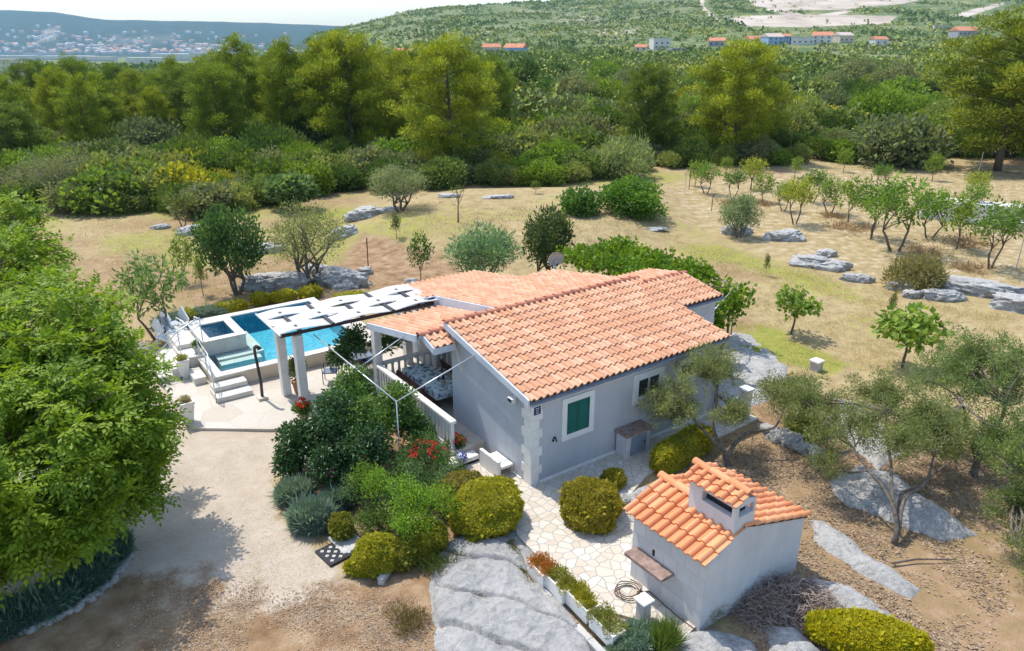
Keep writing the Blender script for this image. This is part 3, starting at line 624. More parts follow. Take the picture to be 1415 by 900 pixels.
# eaves: gutter + soffit strip
def gutter(a0, a1, b, z, par):
    m = MB(); n = 7; V = []
    for a in (a0, a1):
        for i in range(n): an_ = pi+pi*i/(n-1); V.append((a, b+.065*cos(an_), z+.065*sin(an_)))
        for i in range(n): an_ = 2*pi-pi*i/(n-1); V.append((a, b+.055*cos(an_), z+.055*sin(an_)))
    N_ = 2*n; m.add(V, [(i, (i+1) % N_, N_+(i+1) % N_, N_+i) for i in range(N_)]+[tuple(range(N_-1, -1, -1)), tuple(range(N_, 2*N_))])
    return m.build('gutter', MT['gutter'], par)
gutter(-.18, 7.8, -.235, 2.67, house); gutter(7.82, 9.85, 1.84, 3.07, house)
m = MB().box(-.1, 7.7, -.14, -.003, 2.50, 2.655); m.build('soffit', MT['fascia'], house)
m = MB().box(7.7, 9.7, 1.88, 1.995, 2.92, 3.03); m.build('soffit', MT['fascia'], house)
m = MB().tube([(7.5, -.22, 2.62), (7.5, -.08, 2.4), (7.5, -.08, .05)], .045, 8); m.build('downpipe', MT['dark_metal'], house)
# quoins of alternating white blocks
m = MB(); z = -.02; k = 0
while z < 2.5:
    h = .28 if k else .34; L1, L2 = (.42, .30) if k % 2 else (.31, .20)
    m.box(-.02, L2+.06, -.022, .0, z, z+h-.006, rv=.5); m.box(-.022, -.0, -.018, L1, z, z+h-.006, rv=.5); z += h; k += 1
m.build('corner_stones', MT['white_stone'], house, bev=.004)
m = MB().box(.27, 7.6, -.05, -.002, -.02, .09).box(-.04, -.002, .43, 2.3, -.02, .05); m.build('plinth', MT['white_stone'], house)
# windows
def window(a0, a1, z0, z1, kind):
    w = thing_part('window_surround'); m = MB(); t_ = .17
    m.box(a0, a1, -.035, -.002, z0, z0+t_).box(a0, a1, -.035, -.002, z1-t_, z1).box(a0, a0+t_, -.034, -.002, z0+t_, z1-t_).box(a1-t_, a1, -.034, -.002, z0+t_, z1-t_)
    f = m.build('window', MT['white_paint'], house)
    A0, A1, B0, B1 = a0+t_, a1-t_, z0+t_, z1-t_
    if kind == 'shutter':
        m = MB(); cxm = (A0+A1)/2
        for s0, s1 in ((A0+.01, cxm-.005), (cxm+.005, A1-.01)):
            m.box(s0, s0+.05, -.03, -.004, B0, B1).box(s1-.05, s1, -.03, -.004, B0, B1).box(s0+.05, s1-.05, -.03, -.004, B0, B0+.06).box(s0+.05, s1-.05, -.03, -.004, B1-.06, B1)
            zz = B0+.06
            while zz < B1-.085:
                m.add([(s0+.05, -.028, zz), (s1-.05, -.028, zz), (s1-.05, -.006, zz+.034), (s0+.05, -.006, zz+.034), (s0+.05, -.024, zz-.004), (s1-.05, -.024, zz-.004), (s1-.05, -.004, zz+.028), (s0+.05, -.004, zz+.028)], [(0, 1, 2, 3), (7, 6, 5, 4), (0, 4, 5, 1), (2, 6, 7, 3)]); zz += .036
        m.box(A0, A1, -.005, -.003, B0, B1)
        link('shutter', m.mesh('shutter', MT['green_paint']), f)
    else:
        link('pane', MB().box(A0+.04, A1-.04, -.008, -.003, B0+.04, B1-.04).mesh('pane', MT['glass']), f)
        cxm = (A0+A1)/2; m = MB().box(A0, A0+.05, -.028, -.003, B0, B1).box(A1-.05, A1, -.028, -.003, B0, B1).box(A0, A1, -.029, -.003, B0, B0+.05).box(A0, A1, -.029, -.003, B1-.05, B1).box(cxm-.03, cxm+.03, -.027, -.003, B0, B1)
        link('frame', m.mesh('frame', MT['white_plastic']), f)
        link('sill', MB().box(A0-.02, A1+.02, -.07, -.03, B0-.04, B0).mesh('sill', MT['white_stone']), f)
def thing_part(n): return None
window(1.04, 2.2, 1.06, 2.37, 'shutter'); window(3.72, 5.0, 1.38, 2.37, 'pane'); window(5.55, 6.5, 1.5, 2.37, 'pane')
# house plate, flood lamp, tap
t = MB().box(.02, .31, -.034, -.024, 2.16, 2.46).build('plate_surround', MT['white_stone'], house)
f = MB().box(.05, .28, -.040, -.0345, 2.19, 2.43).build('number_plate', MT['blue_plate'], house)
m = MB().box(.10, .23, -.0425, -.0402, 2.37, 2.385).box(.12, .21, -.0425, -.0402, 2.23, 2.245)
for i in range(7): a_ = 2*pi*i/7; m.box(.165+.032*cos(a_)-.008, .165+.032*cos(a_)+.008, -.0425, -.0402, 2.308+.032*sin(a_)-.008, 2.308+.032*sin(a_)+.008)
link('plate_marks', m.mesh('plate_marks', MT['white_paint']), f)
m = MB().box(-.05, -.002, .66, .76, 2.42, 2.52).bar((-.03, .71, 2.47), (-.16, .66, 2.46), .03).box(-.24, -.12, .56, .78, 2.38, 2.50); f = m.build('flood_lamp', MT['white_plastic'], house)
link('lens', MB().box(-.246, -.2405, .58, .76, 2.395, 2.485).mesh('lens', MT['glass']), f)
m = MB().tube([(.77, -.002, 1.28), (.77, -.1, 1.28), (.79, -.12, 1.2)], .022, 8).box(.745, .80, -.07, -.05, 1.30, 1.33).box(.72, .76, -.05, -.003, 1.18, 1.24); m.build('tap', MT['black'], house)
# terrace: raised floor, roof, columns
TF = .35
m = MB().prism([(-1.12, 2.3), (-.003, 2.3), (-.003, 4.103), (1.997, 4.103), (1.997, 7.7), (-1.12, 7.7)], -.3, TF); m.build('terrace_floor', MT['patio'], house)
TR = .2; m = MB(); col = m.box(-1.1, -.84, 7.28, 7.54, TF+.002, 2.52); m.build('column', MT['white_stone'], house, bev=.01)
z8 = 3.3-TR*3.5
tr = tile_slope('terrace_roof', (-1.05, 7.82, z8), (1, 0, 0), Vector((0, -1, TR)), 2.9, 3.5*sqrt(1+TR*TR), 'tile', house)
tr2 = tile_slope('terrace_roof', (-.85, 3.62, 3.3-.3*.68), (1, 0, 0), Vector((0, 1, .3)), .72, .68*1.04, 'tile', house); tr2['label'] = 'small front tile slope of the terrace roof'
ridge_caps('ridge_tiles', (-1.0, 4.3, 3.3), (1.8, 4.3, 3.3), 'ridge', tr)
m = MB(); wall_sec(m, -1.0, 1.84, [(4.3, 3.28), (7.8, z8-.015), (7.8, z8-.10), (4.3, 3.19)]); wall_sec(m, -.82, -.17, [(3.64, 3.07), (4.3, 3.28), (4.3, 3.19), (3.64, 2.98)]); m.build('roof_deck', MT['fascia'], house)
m = MB(); verge(m, -1.05, 4.3, 3.3, 7.85, z8, h=.22); verge(m, -.86, 3.6, 3.08, 4.3, 3.3, h=.2); m.box(-.9, -.17, 3.57, 3.62, 2.9, 3.1); m.build('verge_board', MT['fascia'], house)
m = MB().box(-1.0, 1.8, 7.5, 7.62, 2.38, z8-.09); m.build('roof_beam', MT['fascia'], house)
# balustrades
bal = thing('balustrade', 'white stone balustrade along the open side of the terrace', 'balustrade', (-1.02, 2.4, TF))
m = MB().box(-.10, .10, -.05, 4.86, .86, .96); m.build('rail', MT['white_stone'], bal, bev=.015)
m = MB().box(-.07, .07, 0, 4.82, .003, .08); m.build('base', MT['white_stone'], bal)
for k in range(24): MB().box(-.055, .055, .03+k*.2, .03+k*.2+.1, -.33 if k < 7 and 0 else .08, .86).build('baluster', MT['white_stone'], bal)
bal = thing('balustrade', 'short white balustrade at the back of the terrace by the table', 'balustrade', (-.8, 7.45, TF))
m = MB().box(0, 2.75, -.09, .09, .82, .92); m.build('rail', MT['white_stone'], bal, bev=.015); MB().box(0, 2.75, -.07, .07, .003, .07).build('base', MT['white_stone'], bal)
for k in range(11): MB().lathe([(.06, .07), (.06, .14), (.04, .2), (.065, .4), (.04, .65), (.055, .76), (.055, .82)], (.14+k*.245, 0, 0), 10).build('baluster', MT['white_stone'], bal, smooth=False)
# steps up to terrace, bench panel
t = thing('terrace_steps', 'white stone steps down from the terrace beside the red roses', 'steps', (-1.1, 1.95, 0))
for k in range(2): MB().box(-.35-.3*k, .65, -.02-.0*k, .33, -.1, .22-.12*k-.001*k).build('step', MT['white_stone'], t, bev=.01)
t = thing('wall_bench', 'low white slab bench against the gable wall', 'bench', (-.5, .8, .02))
MB().box(-.05, .05, 0, .95, 0, .52).build('side_panel', MT['white_stone'], t, bev=.008); MB().box(.052, .46, -.02, .80, .26, .34).build('seat', MT['white_stone'], t, bev=.01)
MB().box(.40, .46, 0, .1, .0, .26).box(.40, .46, .68, .78, 0, .26).build('support', MT['concrete'], t)
x, y = -.9, 1.55; m = MB().lathe([(.02, 0), (.12, .03), (.17, .13), (.16, .22), (.1, .31), (.02, .34)], (0, 0, 0), 18)
M_, t_, b_ = newmat('blue_white_glaze'); wv = nd(t_, 'ShaderNodeTexVoronoi', feature='DISTANCE_TO_EDGE'); wv.inputs['Scale'].default_value = 14; t_.links.new(coords(t_), wv.inputs['Vector'])
t_.links.new(ramp(t_, wv.outputs[0], [(.12, (.03, .06, .3)), (.2, (.8, .82, .85))]), b_.inputs['Base Color']); b_.inputs['Roughness'].default_value = .3
tag(m.build('ceramic_ball', M_, None, (*Z(638, 636, .2), .12), smooth=True), 'blue and white ceramic ball by the bench panel', 'ornament')
# garden table with cloth, benches
tx, ty = .15, 5.75
t = thing('dining_table', 'long terrace table under a blue and white patterned cloth', 'table', (tx, ty, TF), 0)
MB().box(-.42, .42, -1.1, 1.1, .70, .745).build('tabletop', MT['dark_wood'], t)
for sx in (-1, 1):
    for sy in (-1, 1): MB().box(sx*.34-.035, sx*.34+.035, sy*1.0-.035, sy*1.0+.035, 0, .70).build('leg', MT['dark_wood'], t)
m = MB().box(-.47, .47, -1.17, 1.17, .749, .757)
for s in (-1, 1): m.box(s*.47-.004, s*.47+.004, -1.17, 1.17, .50, .752); m.box(-.47, .47, s*1.17-.004, s*1.17+.004, .5, .752)
tag(m.build('tablecloth', MT['tablecloth'], None, (tx, ty, TF)), 'blue and white patterned cloth spread on the terrace table', 'tablecloth')
for q, (dx, dy, c_, lab) in enumerate([(.1, -.3, 'black', 'dark bottle on the tablecloth, left of the pair'), (.22, -.42, 'black', 'dark bottle on the tablecloth, right of the pair'), (.05, -.75, 'straw', 'small amber jar near the end of the tablecloth')]):
    tag(MB().lathe([(.04, 0), (.045, .02), (.045, .12), (.02, .17), (.02, .2)], (0, 0, 0), 12).build('bottle' if q < 2 else 'jar', MT[c_], None, (tx+dx, ty+dy, TF+.757)), lab, 'bottle' if q < 2 else 'jar')
for q, s in enumerate((-1, 1)):
    t = thing('garden_bench', ['dark wooden bench with reclined back between table and balustrade', 'dark wooden bench on the wall side of the terrace table'][q], 'bench', (tx+s*.62, ty-.1, TF), 0 if s < 0 else pi)
    MB().box(-.2, .2, -.95, .95, .42, .46).build('seat', MT['dark_wood'], t)
    MB().bar((-.23, -.95, .75), (-.23, .95, .75), .025, .34, (.3, 0, 1)).build('backrest', MT['dark_wood'], t)
    for sy in (-.85, .85):
        MB().box(-.18, .18, sy-.03, sy+.03, 0, .42).build('leg', MT['dark_wood'], t); MB().bar((-.2, sy, .44), (-.26, sy, .92), .04).build('back_post', MT['dark_wood'], t)
# meter cabinet
t = thing('meter_cabinet', 'stone topped white cabinet with a grey metal door against the facade', 'cabinet', (3.1, -.004, .02))
MB().box(0, .95, -.50, -.05, 0, .72).build('body', MT['blocks'], t, bev=.006); MB().box(-.06, 1.02, -.56, -.02, .722, .80).build('top', MT['brown_stone'], t, bev=.006)
f = MB().box(.16, .78, -.522, -.502, .06, .66).build('door', MT['grey_metal'], t); link('handle', MB().box(.70, .73, -.54, -.523, .34, .42).mesh('handle', MT['black']), f)
# satellite dish
t = thing('satellite_dish', 'pale grey satellite dish on a post behind the tiled roof', 'satellite dish', (7.75, 8.75, hz(7.75, 8.75)))
zt = 3.25-hz(7.75, 8.75); MB().tube([(0, 0, 0), (0, 0, zt-.1)], .03, 8).build('post', MT['pale_metal'], t)
m = MB(); V = []; n = 24
for r_, d_ in ((0, 0), (.15, .01), (.3, .04), (.42, .08), (.43, .085)):
    for k in range(n): V.append((r_*cos(2*pi*k/n), d_, r_*1.1*sin(2*pi*k/n)))
for r_, d_ in ((.42, .065), (.3, .025), (.15, -.005), (0, -.015)):
    for k in range(n): V.append((r_*cos(2*pi*k/n), d_, r_*1.1*sin(2*pi*k/n)))
rr_ = 9; m.add(V, [(i*n+k, i*n+(k+1) % n, (i+1)*n+(k+1) % n, (i+1)*n+k) for i in range(rr_-1) for k in range(n)])
dsh = m.build('reflector', MT['concrete'], t, (0, 0, zt), smooth=True); dsh.scale = (.78, .78, .78); dsh.rotation_euler = (R(-25), 0, R(152))
link('feed_arm', MB().bar((0, .05, -.42), (0, .42, -.1), .02).box(-.04, .04, .38, .5, -.13, -.05).mesh('feed_arm', MT['black']), dsh)

# ------------------------------------------------------------------ barbecue house
BX0, BX1, BY0, BY1 = -.3, 3.0, -6.3, -4.25; AP, APZ = .72, 2.14; KL, KRR = .36, .30
bbq = thing('barbecue_house', 'small stone barbecue house with a chimney and bright orange tiles', 'barbecue', (0, 0, 0))
zl = APZ-KL*(AP-BX0); zr = APZ-KRR*(BX1-AP)
def gable(m, b0, b1, pts): n = len(pts); m.add([(a, b0, z) for a, z in pts]+[(a, b1, z) for a, z in pts], [tuple(range(n)), tuple(range(2*n-1, n-1, -1))]+[(i, n+i, n+(i+1) % n, (i+1) % n) for i in range(n)])
m = MB(); gable(m, BY0, BY1, [(BX0, -.3), (BX1, -.3), (BX1, zr-.05), (AP, APZ-.05), (BX0, zl-.05)]); m.build('wall', MT['bbq_render'], bbq)
m = MB().box(BX0-.022, BX0-.002, BY0, BY1, -.2, zl-.06); m.build('block_facing', MT['blocks'], bbq)
rl = tile_slope('roof', (BX0-.14, BY1+.22, zl-.14*KL+.01), (0, -1, 0), Vector((1, 0, KL)), BY1-BY0+.30, (AP-BX0+.14)*sqrt(1+KL*KL), 'tile2', bbq, .232, .37)
tile_slope('roof', (BX1+.12, BY0-.06, zr-.12*KRR+.01), (0, 1, 0), Vector((-1, 0, KRR)), BY1-BY0+.28, (BX1+.12-AP)*sqrt(1+KRR*KRR), 'tile2', bbq, .232, .37)
ridge_caps('ridge_tiles', (AP, BY1+.24, APZ+.01), (AP, BY0+1.25, APZ+.01), 'tile2', rl, .10, .42)
ch = MB(); c0, c1, d0, d1 = .43, 1.06, BY0-.004, -5.08
# chimney shaft with real openings: four corner piers carrying a head
ch.box(c0, c1, d0, d1, 1.7, 2.42); ch.box(c0, c0+.1, d0, d0+.1, 2.42, 2.66).box(c1-.05, c1, d0, d0+.1, 2.42, 2.66).box(c0, c0+.12, d1-.35, d1, 2.42, 2.66).box(c1-.12, c1, d1-.35, d1, 2.42, 2.66); ch.box(c0, c1, d0, d1, 2.66, 2.73)
gable(ch, d0, d1, [(c0, 2.731), (c1, 2.731), ((c0+c1)/2, 2.84)])
chm = ch.build('chimney', MT['bbq_render'], bbq); ca = (c0+c1)/2
m = MB().box(c0+.14, c1-.14, d0+.14, d1-.36, 2.422, 2.58); link('flue', m.mesh('flue', MT['black']), chm)
for sgn in (-1, 1):
    e = c0-.09 if sgn < 0 else c1+.09; o = tile_slope('chimney_roof', (e, (d1+.12) if sgn < 0 else (d0-.06), 2.79), (0, -1 if sgn < 0 else 1, 0), Vector((-sgn, 0, .42)), d1-d0+.2, (abs(ca-e))*sqrt(1+.42*.42), 'tile2', None, .24, .26); o.parent = chm
o = ridge_caps('chimney_ridge', (ca, d1+.16, 2.79+.42*(ca-c0+.09)), (ca, d0-.06, 2.79+.42*(ca-c0+.09)), 'tile2', None, .09, .42); o.parent = chm
m = MB(); deck_z = .0
gable(m, BY0-.03, BY1+.17, [(BX0-.1, zl-.1*KL-.03), (AP, APZ-.01), (BX1+.08, zr-.08*KRR-.03), (BX1+.08, zr-.08*KRR+.0), (AP, APZ+.0), (BX0-.1, zl-.1*KL+.0)]); m.build('roof_deck', MT['roofbed'], bbq)
m = MB().box(BX0-.42, BX0-.024, -5.52, -4.4, .86, .94); m.build('shelf', MT['brown_stone'], bbq, bev=.008)
m = MB().box(BX0-.027, BX0-.023, -4.93, -4.86, .98, 1.14); m.build('slot_dark_plate', MT['black'], bbq)  # thin black plate on the facing paints the dark inside of a small hole
t = thing('garden_hydrant_post', 'small square white capped post beside the barbecue wall', 'post', (*Z(888, 856), 0))
MB().box(-.11, .11, -.11, .11, -.1, .50).build('shaft', MT['blocks'], t); MB().box(-.16, .16, -.16, .16, .502, .55).build('cap', MT['white_stone'], t, bev=.006)
m = MB(); hx, hy = Z(866, 822); pts = []
for k in range(90): a_ = k*.22; r_ = .26+.02*sin(k*.7); pts.append((hx+r_*cos(a_)+k*.0008, hy+r_*sin(a_), .035+k*.0016))
m.tube(pts, .011, 6); m.tube([(hx+.2, hy-.1, .05), (hx+.45, hy-.25, .04), (BX0-.12, -5.7, .04), (BX0-.1, -6.3, .03)], .011, 6)
tag(m.build('garden_hose', MT['dark_wood']), 'coiled dark garden hose on the paving by the white post', 'hose')

# planter boxes on their low wall
A, B = Vector((*Z(728, 792, .1), 0)), Vector((*Z(836, 905, .1), 0)); d = (B-A); L = d.length; ang = math.atan2(d.y, d.x)
t = thing('low_stone_wall', 'low weathered stone wall under the white planter boxes', 'wall', (A.x, A.y, -.1), ang)
n_ = 6
for k in range(n_): MB().box(L*k/n_+.005, L*(k+1)/n_-.005, -.09, .07, 0, .22+.012*(k % 2)).build('block', MT['brown_stone'] if k % 3 == 0 else MT['concrete'], t, bev=.012)
# ------------------------------------------------------------------ pool
x0, x1, y0, y1 = POOL; WZ = .46; CZ = .55
pool = thing('swimming_pool', 'raised rectangular pool of turquoise water with white coping and steps', 'swimming pool', (0, 0, 0))
m = MB().box(x0, x1, y0, y0+.3, -1.8, CZ-.06).box(x0, x1, y1-.3, y1, -1.8, CZ-.06).box(x0, x0+.3, y0+.3, y1-.3, -1.8, CZ-.06).box(x1-.3, x1, y0+.3, y1-.3, -1.8, CZ-.06); m.build('pool_wall', MT['pool_wall'], pool)
m = MB().box(x0-.04, x1+.04, y0-.04, y0+.34, CZ-.058, CZ).box(x0-.04, x1+.04, y1-.34, y1+.04, CZ-.058, CZ).box(x0-.04, x0+.34, y0+.342, y1-.342, CZ-.058, CZ).box(x1-.34, x1+.04, y0+.342, y1-.342, CZ-.058, CZ); m.build('coping', MT['coping'], pool)
ix0, ix1, iy0, iy1 = x0+.302, x1-.302, y0+.302, y1-.302; yd = 16.3
m = MB().box(ix0, ix1, iy0, yd, -1.0, -.1).box(ix0, ix0+.02, iy0, yd, -.1, WZ+.02).box(ix1-.02, ix1, iy0, yd, -.1, WZ+.02).box(ix0, ix1, iy0, iy0+.02, -.1, WZ+.02); m.build('pool_floor', MT['mosaic'], pool)
m = MB().box(ix0, ix1, yd+.002, iy1, -1.0, -.6).box(ix0, ix0+.02, yd, iy1, -.6, WZ+.02).box(ix1-.02, ix1, yd, iy1, -.6, WZ+.02).box(ix0, ix1, iy1-.02, iy1, -.6, WZ+.02); m.build('deep_end', MT['mosaic_depth_tint'], pool)
m = MB().box(-4.9, -3.4, 12.45, 12.85, -.5, .36).box(-4.9, -3.2, 12.85, 13.4, -.5, .44); m.build('pool_step', MT['coping'], pool)
m = MB().box(-3.6, -3.15, 13.4, 15.3, -.5, .43); m.build('pool_step', MT['coping'], pool)
m = MB().add([(ix0, iy0, WZ), (ix1, iy0, WZ), (ix1, iy1, WZ), (ix0, iy1, WZ)], [(0, 1, 2, 3)]); m.build('water', MT['water'], pool)
h = thing('hot_tub', 'raised square hot tub at the corner of the pool', 'hot tub', (0, 0, 0))
a0, a1, b0, b1 = -5.22, -3.66, 13.42, 15.66; HZ = 1.05
m = MB().box(a0, a1, b0, b0+.26, -.3, HZ-.05).box(a0, a1, b1-.26, b1, -.3, HZ-.05).box(a0, a0+.26, b0+.26, b1-.26, -.3, HZ-.05).box(a1-.26, a1, b0+.26, b1-.26, -.3, HZ-.05); m.build('tub_wall', MT['coping'], h)
m = MB().box(a0-.03, a1+.03, b0-.03, b0+.3, HZ-.048, HZ).box(a0-.03, a1+.03, b1-.3, b1+.03, HZ-.048, HZ).box(a0-.03, a0+.3, b0+.3, b1-.3, HZ-.048, HZ).box(a1-.3, a1+.03, b0+.3, b1-.3, HZ-.048, HZ); m.build('coping', MT['coping'], h)
m = MB().box(a0+.262, a1-.262, b0+.262, b1-.262, 0, .2).box(a0+.262, a0+.28, b0+.262, b1-.262, .2, HZ-.08).box(a0+.28, a1-.28, b1-.28, b1-.262, .2, HZ-.08).box(a1-.28, a1-.262, b0+.262, b1-.262, .2, HZ-.08); m.build('tub_lining', MT['mosaic_depth_tint'], h)
MB().box(a0+.29, a0+.62, b0+.262, b0+.75, .2, .75).build('tub_seat', MT['coping'], h)
z = .97; MB().add([(a0+.26, b0+.26, z), (a1-.26, b0+.26, z), (a1-.26, b1-.26, z), (a0+.26, b1-.26, z)], [(0, 1, 2, 3)]).build('water', MT['water'], h)
# outer stairs
t = thing('pool_steps', 'two wide white steps up to the front coping of the pool', 'steps', (-5.7, 10.1, .02))
MB().box(0, 1.2, 0, 1.0, 0, .18).build('step', MT['coping'], t, bev=.01); MB().box(.04, 1.18, .5, 1.0, .182, .36).build('step', MT['coping'], t, bev=.01)
tag(MB().box(-5.98, -5.56, 12.0, 13.1, .02, .28).build('side_step', MT['coping'], bev=.01), 'single low white step at the left flank of the pool', 'step')
t = thing('side_stairs', 'white stairs climbing to the deck left of the hot tub', 'stairs', (-7.0, 12.9, .02))
for k, (p0, p1, q0, q1, zz) in enumerate([(0, .55, 0, 2.0, .22), (.5, 1.0, .05, 2.2, .42), (.95, 1.75, .3, 2.6, .62), (1.0, 1.76, 1.3, 3.2, .80)]): MB().box(p0, p1, q0, q1, 0, zz).build('step', MT['coping'], t, bev=.012)
def rail_thing(label, pts, posts):
    t = thing('handrail', label, 'handrail', pts[0]); o = Vector(pts[0])
    MB().tube([Vector(p)-o for p in pts], .022, 8).build('rail', MT['pale_metal'], t, smooth=True)
    MB().tube([Vector(p)-o-Vector((0, 0, .3)) for p in pts], .014, 8).build('lower_rail', MT['pale_metal'], t, smooth=True)
    for a_, b_ in posts: MB().tube([Vector(a_)-o, Vector(b_)-o], .02, 8).build('post', MT['pale_metal'], t, smooth=True)
rail_thing('steel handrail up the front pool steps', [(-5.72, 10.2, 1.0), (-5.55, 11.3, 1.4), (-5.5, 13.0, 1.45)], [((-5.72, 10.2, 0), (-5.72, 10.2, 1.0)), ((-5.6, 11.5, .5), (-5.6, 11.5, 1.38)), ((-5.5, 13.0, .5), (-5.5, 13.0, 1.45))])
rail_thing('steel handrail on the stairs left of the hot tub', [(-7.0, 13.0, 1.0), (-6.0, 13.6, 1.6), (-5.2, 13.5, 2.0)], [((-7.0, 13.0, .0), (-7.0, 13.0, 1.0)), ((-6.0, 13.6, .6), (-6.0, 13.6, 1.6)), ((-5.2, 13.5, 1.0), (-5.2, 13.5, 2.0))])
# shower column
t = thing('garden_shower', 'dark brown curved outdoor shower column on a stone foot', 'shower', (*Z(363, 552), .02))
MB().box(-.16, .16, -.16, .16, 0, .1).build('foot', MT['pool_wall'], t, bev=.01)
MB().tube([(0, 0, .1), (.02, 0, .6), (-.01, .02, 1.2), (-.04, .04, 1.7), (-.04, .0, 1.92), (0, -.08, 1.98), (.06, -.16, 1.93)], [.055, .05, .05, .05, .055, .06, .065], 12).build('column', MT['dark_metal'], t, smooth=True)
MB().tube([(.06, -.16, 1.94), (.075, -.185, 1.88)], .075, 12).build('shower_head', MT['dark_metal'], t)
# pergola
pg = thing('pergola', 'white columned pergola with dark beams and woven white shade sails', 'pergola', (0, 0, 0))
for a_, b_ in ((-3.35, 8.25), (-3.55, 9.45), (1.2, 9.45)): MB().box(a_-.14, a_+.14, b_-.14, b_+.14, .02, 2.6).build('column', MT['white_stone'], pg, bev=.01)
for b_ in (8.12, 10.15): MB().box(-3.95, 1.75, b_-.04, b_+.04, 2.66, 2.76).build('beam', MT['dark_metal'], pg)
XB = [-3.3, -2.2, -1.1, 0.0, 1.1]
for a_ in XB: MB().box(a_-.05, a_+.05, 7.95, 10.35, 2.762, 2.85).build('rafter', MT['dark_metal'], pg)
for q, b_ in enumerate((8.42, 9.18, 9.94)):
    n_ = 80; V = []; w_ = .405
    for i in range(n_+1):
        a_ = -3.95+5.75*i/n_; k_ = (a_+3.3)/1.1; zc = 2.832+.04*cos(pi*k_+pi*q); nw = w_*.985
        for s in (-1, -.5, 0, .5, 1): V.append((a_, b_+s*nw, zc-.025*(1-s*s)))
    Fs = [(i*5+j, (i+1)*5+j, (i+1)*5+j+1, i*5+j+1) for i in range(n_) for j in range(4)]
    o = MB().add(V, Fs).build('shade_sail', MT['cloth'], pg, smooth=True); so = o.modifiers.new('t', 'SOLIDIFY'); so.thickness = .006
MB().tube([(-3.98, 7.9, 2.8), (-3.98, 10.4, 2.8)], .035, 8).build('end_rod', MT['pale_metal'], pg)
# tube frame for climbing plants
fr = thing('tube_frame', 'pale metal tube frame standing over the shrubs beside the terrace', 'frame', (-2.73, 2.44, 0))
FZ = 2.4; o = Vector((-2.73, 2.44, 0))
for p, q, nme in [((-2.73, 2.44, FZ), (-2.75, 8.4, FZ+.02), 'rail'), ((-2.73, 2.44, 0), (-2.73, 2.44, FZ), 'post'), ((-2.73, 2.44, FZ), (-.18, 2.44, FZ+.75), 'brace'), ((-2.74, 5.0, FZ), (-1.1, 5.1, FZ+.65), 'brace')]:
    MB().tube([Vector(p)-o, Vector(q)-o], .019, 8).build(nme, MT['pale_metal'], fr, smooth=True)
# ------------------------------------------------------------------ foliage generators
rng = np.random.default_rng(5)
def unit(n):
    v = rng.normal(size=(n, 3)); return v/np.linalg.norm(v, axis=1)[:, None]
def nrm(v): return v/(np.linalg.norm(v, axis=-1, keepdims=True)+1e-9)
def leaf_geo(Pn, D, L, W, lift=.15, ref=None):
    """diamond leaves: P base points, D axis directions, L length, W width (arrays)"""
    n = len(Pn); r = unit(n) if ref is None else nrm(ref+.5*unit(n)); s = nrm(np.cross(D, r)); nn = np.cross(s, D)
    L = np.asarray(L).reshape(-1, 1)*np.ones((n, 1)); W = np.asarray(W).reshape(-1, 1)*np.ones((n, 1))
    a = Pn; c = Pn+D*L; b = Pn+D*L*.45+s*W*.5+nn*W*lift; d = Pn+D*L*.45-s*W*.5+nn*W*lift
    V = np.stack([a, b, c, d], 1).reshape(-1, 3); q = np.arange(4*n).reshape(n, 4); return V, q
def crown(clumps, rad, per, L, W, up=.3, out=1.0, jit=.6, droop=0, lift=.15, vbase=None, flat=False, shell=.5, squash=(1, 1, 1), ref=None):
    """leaves scattered round clump centres"""
    clumps = np.asarray(clumps, float); K_ = len(clumps); rad = np.broadcast_to(np.asarray(rad, float), (K_,))
    n = K_*per; ci = np.repeat(np.arange(K_), per); u = unit(n); r = rng.random(n)**shell
    Pn = clumps[ci]+u*(rad[ci]*r)[:, None]*np.array(squash)
    D = nrm(u*out+np.array([0, 0, up-droop])+unit(n)*jit); sc = .7+.6*rng.random(n)
    V, q = leaf_geo(Pn, D, L*sc, W*sc, lift, ref)
    cv = rng.random(K_) if vbase is None else vbase
    v = np.clip(.5*cv[ci]+.5*rng.random(n), 0, 1)
    return V, q, v
def merge(parts):
    V, Q, Vv, o = [], [], [], 0
    for a, b, c in parts: V.append(a); Q.append(b+o); Vv.append(c); o += len(a)
    return np.concatenate(V), np.concatenate(Q), np.concatenate(Vv)
def fol_mesh(name, parts, mat='leaf'):
    V, q, v = merge(parts) if isinstance(parts, list) else parts
    return mesh_np(name, V, q, MT[mat], v)
def pts_ell(n, c, r, shell=.4, zmin=-1):
    u = unit(n*3); u = u[u[:, 2] > zmin][:n]; k = rng.random(len(u))**shell
    return np.array(c)+u*k[:, None]*np.array(r)
def limb(m, p, q, r0, r1, bend=.15, n=6, sides=7):
    p, q = np.array(p, float), np.array(q, float); L = np.linalg.norm(q-p); b1, b2 = unit(2)*L*bend
    T = np.linspace(0, 1, n); pts = [p+(q-p)*t+b1*sin(pi*t)*.7+b2*sin(2*pi*t)*.4 for t in T]
    m.tube(pts, [r0+(r1-r0)*t for t in T], sides); return pts
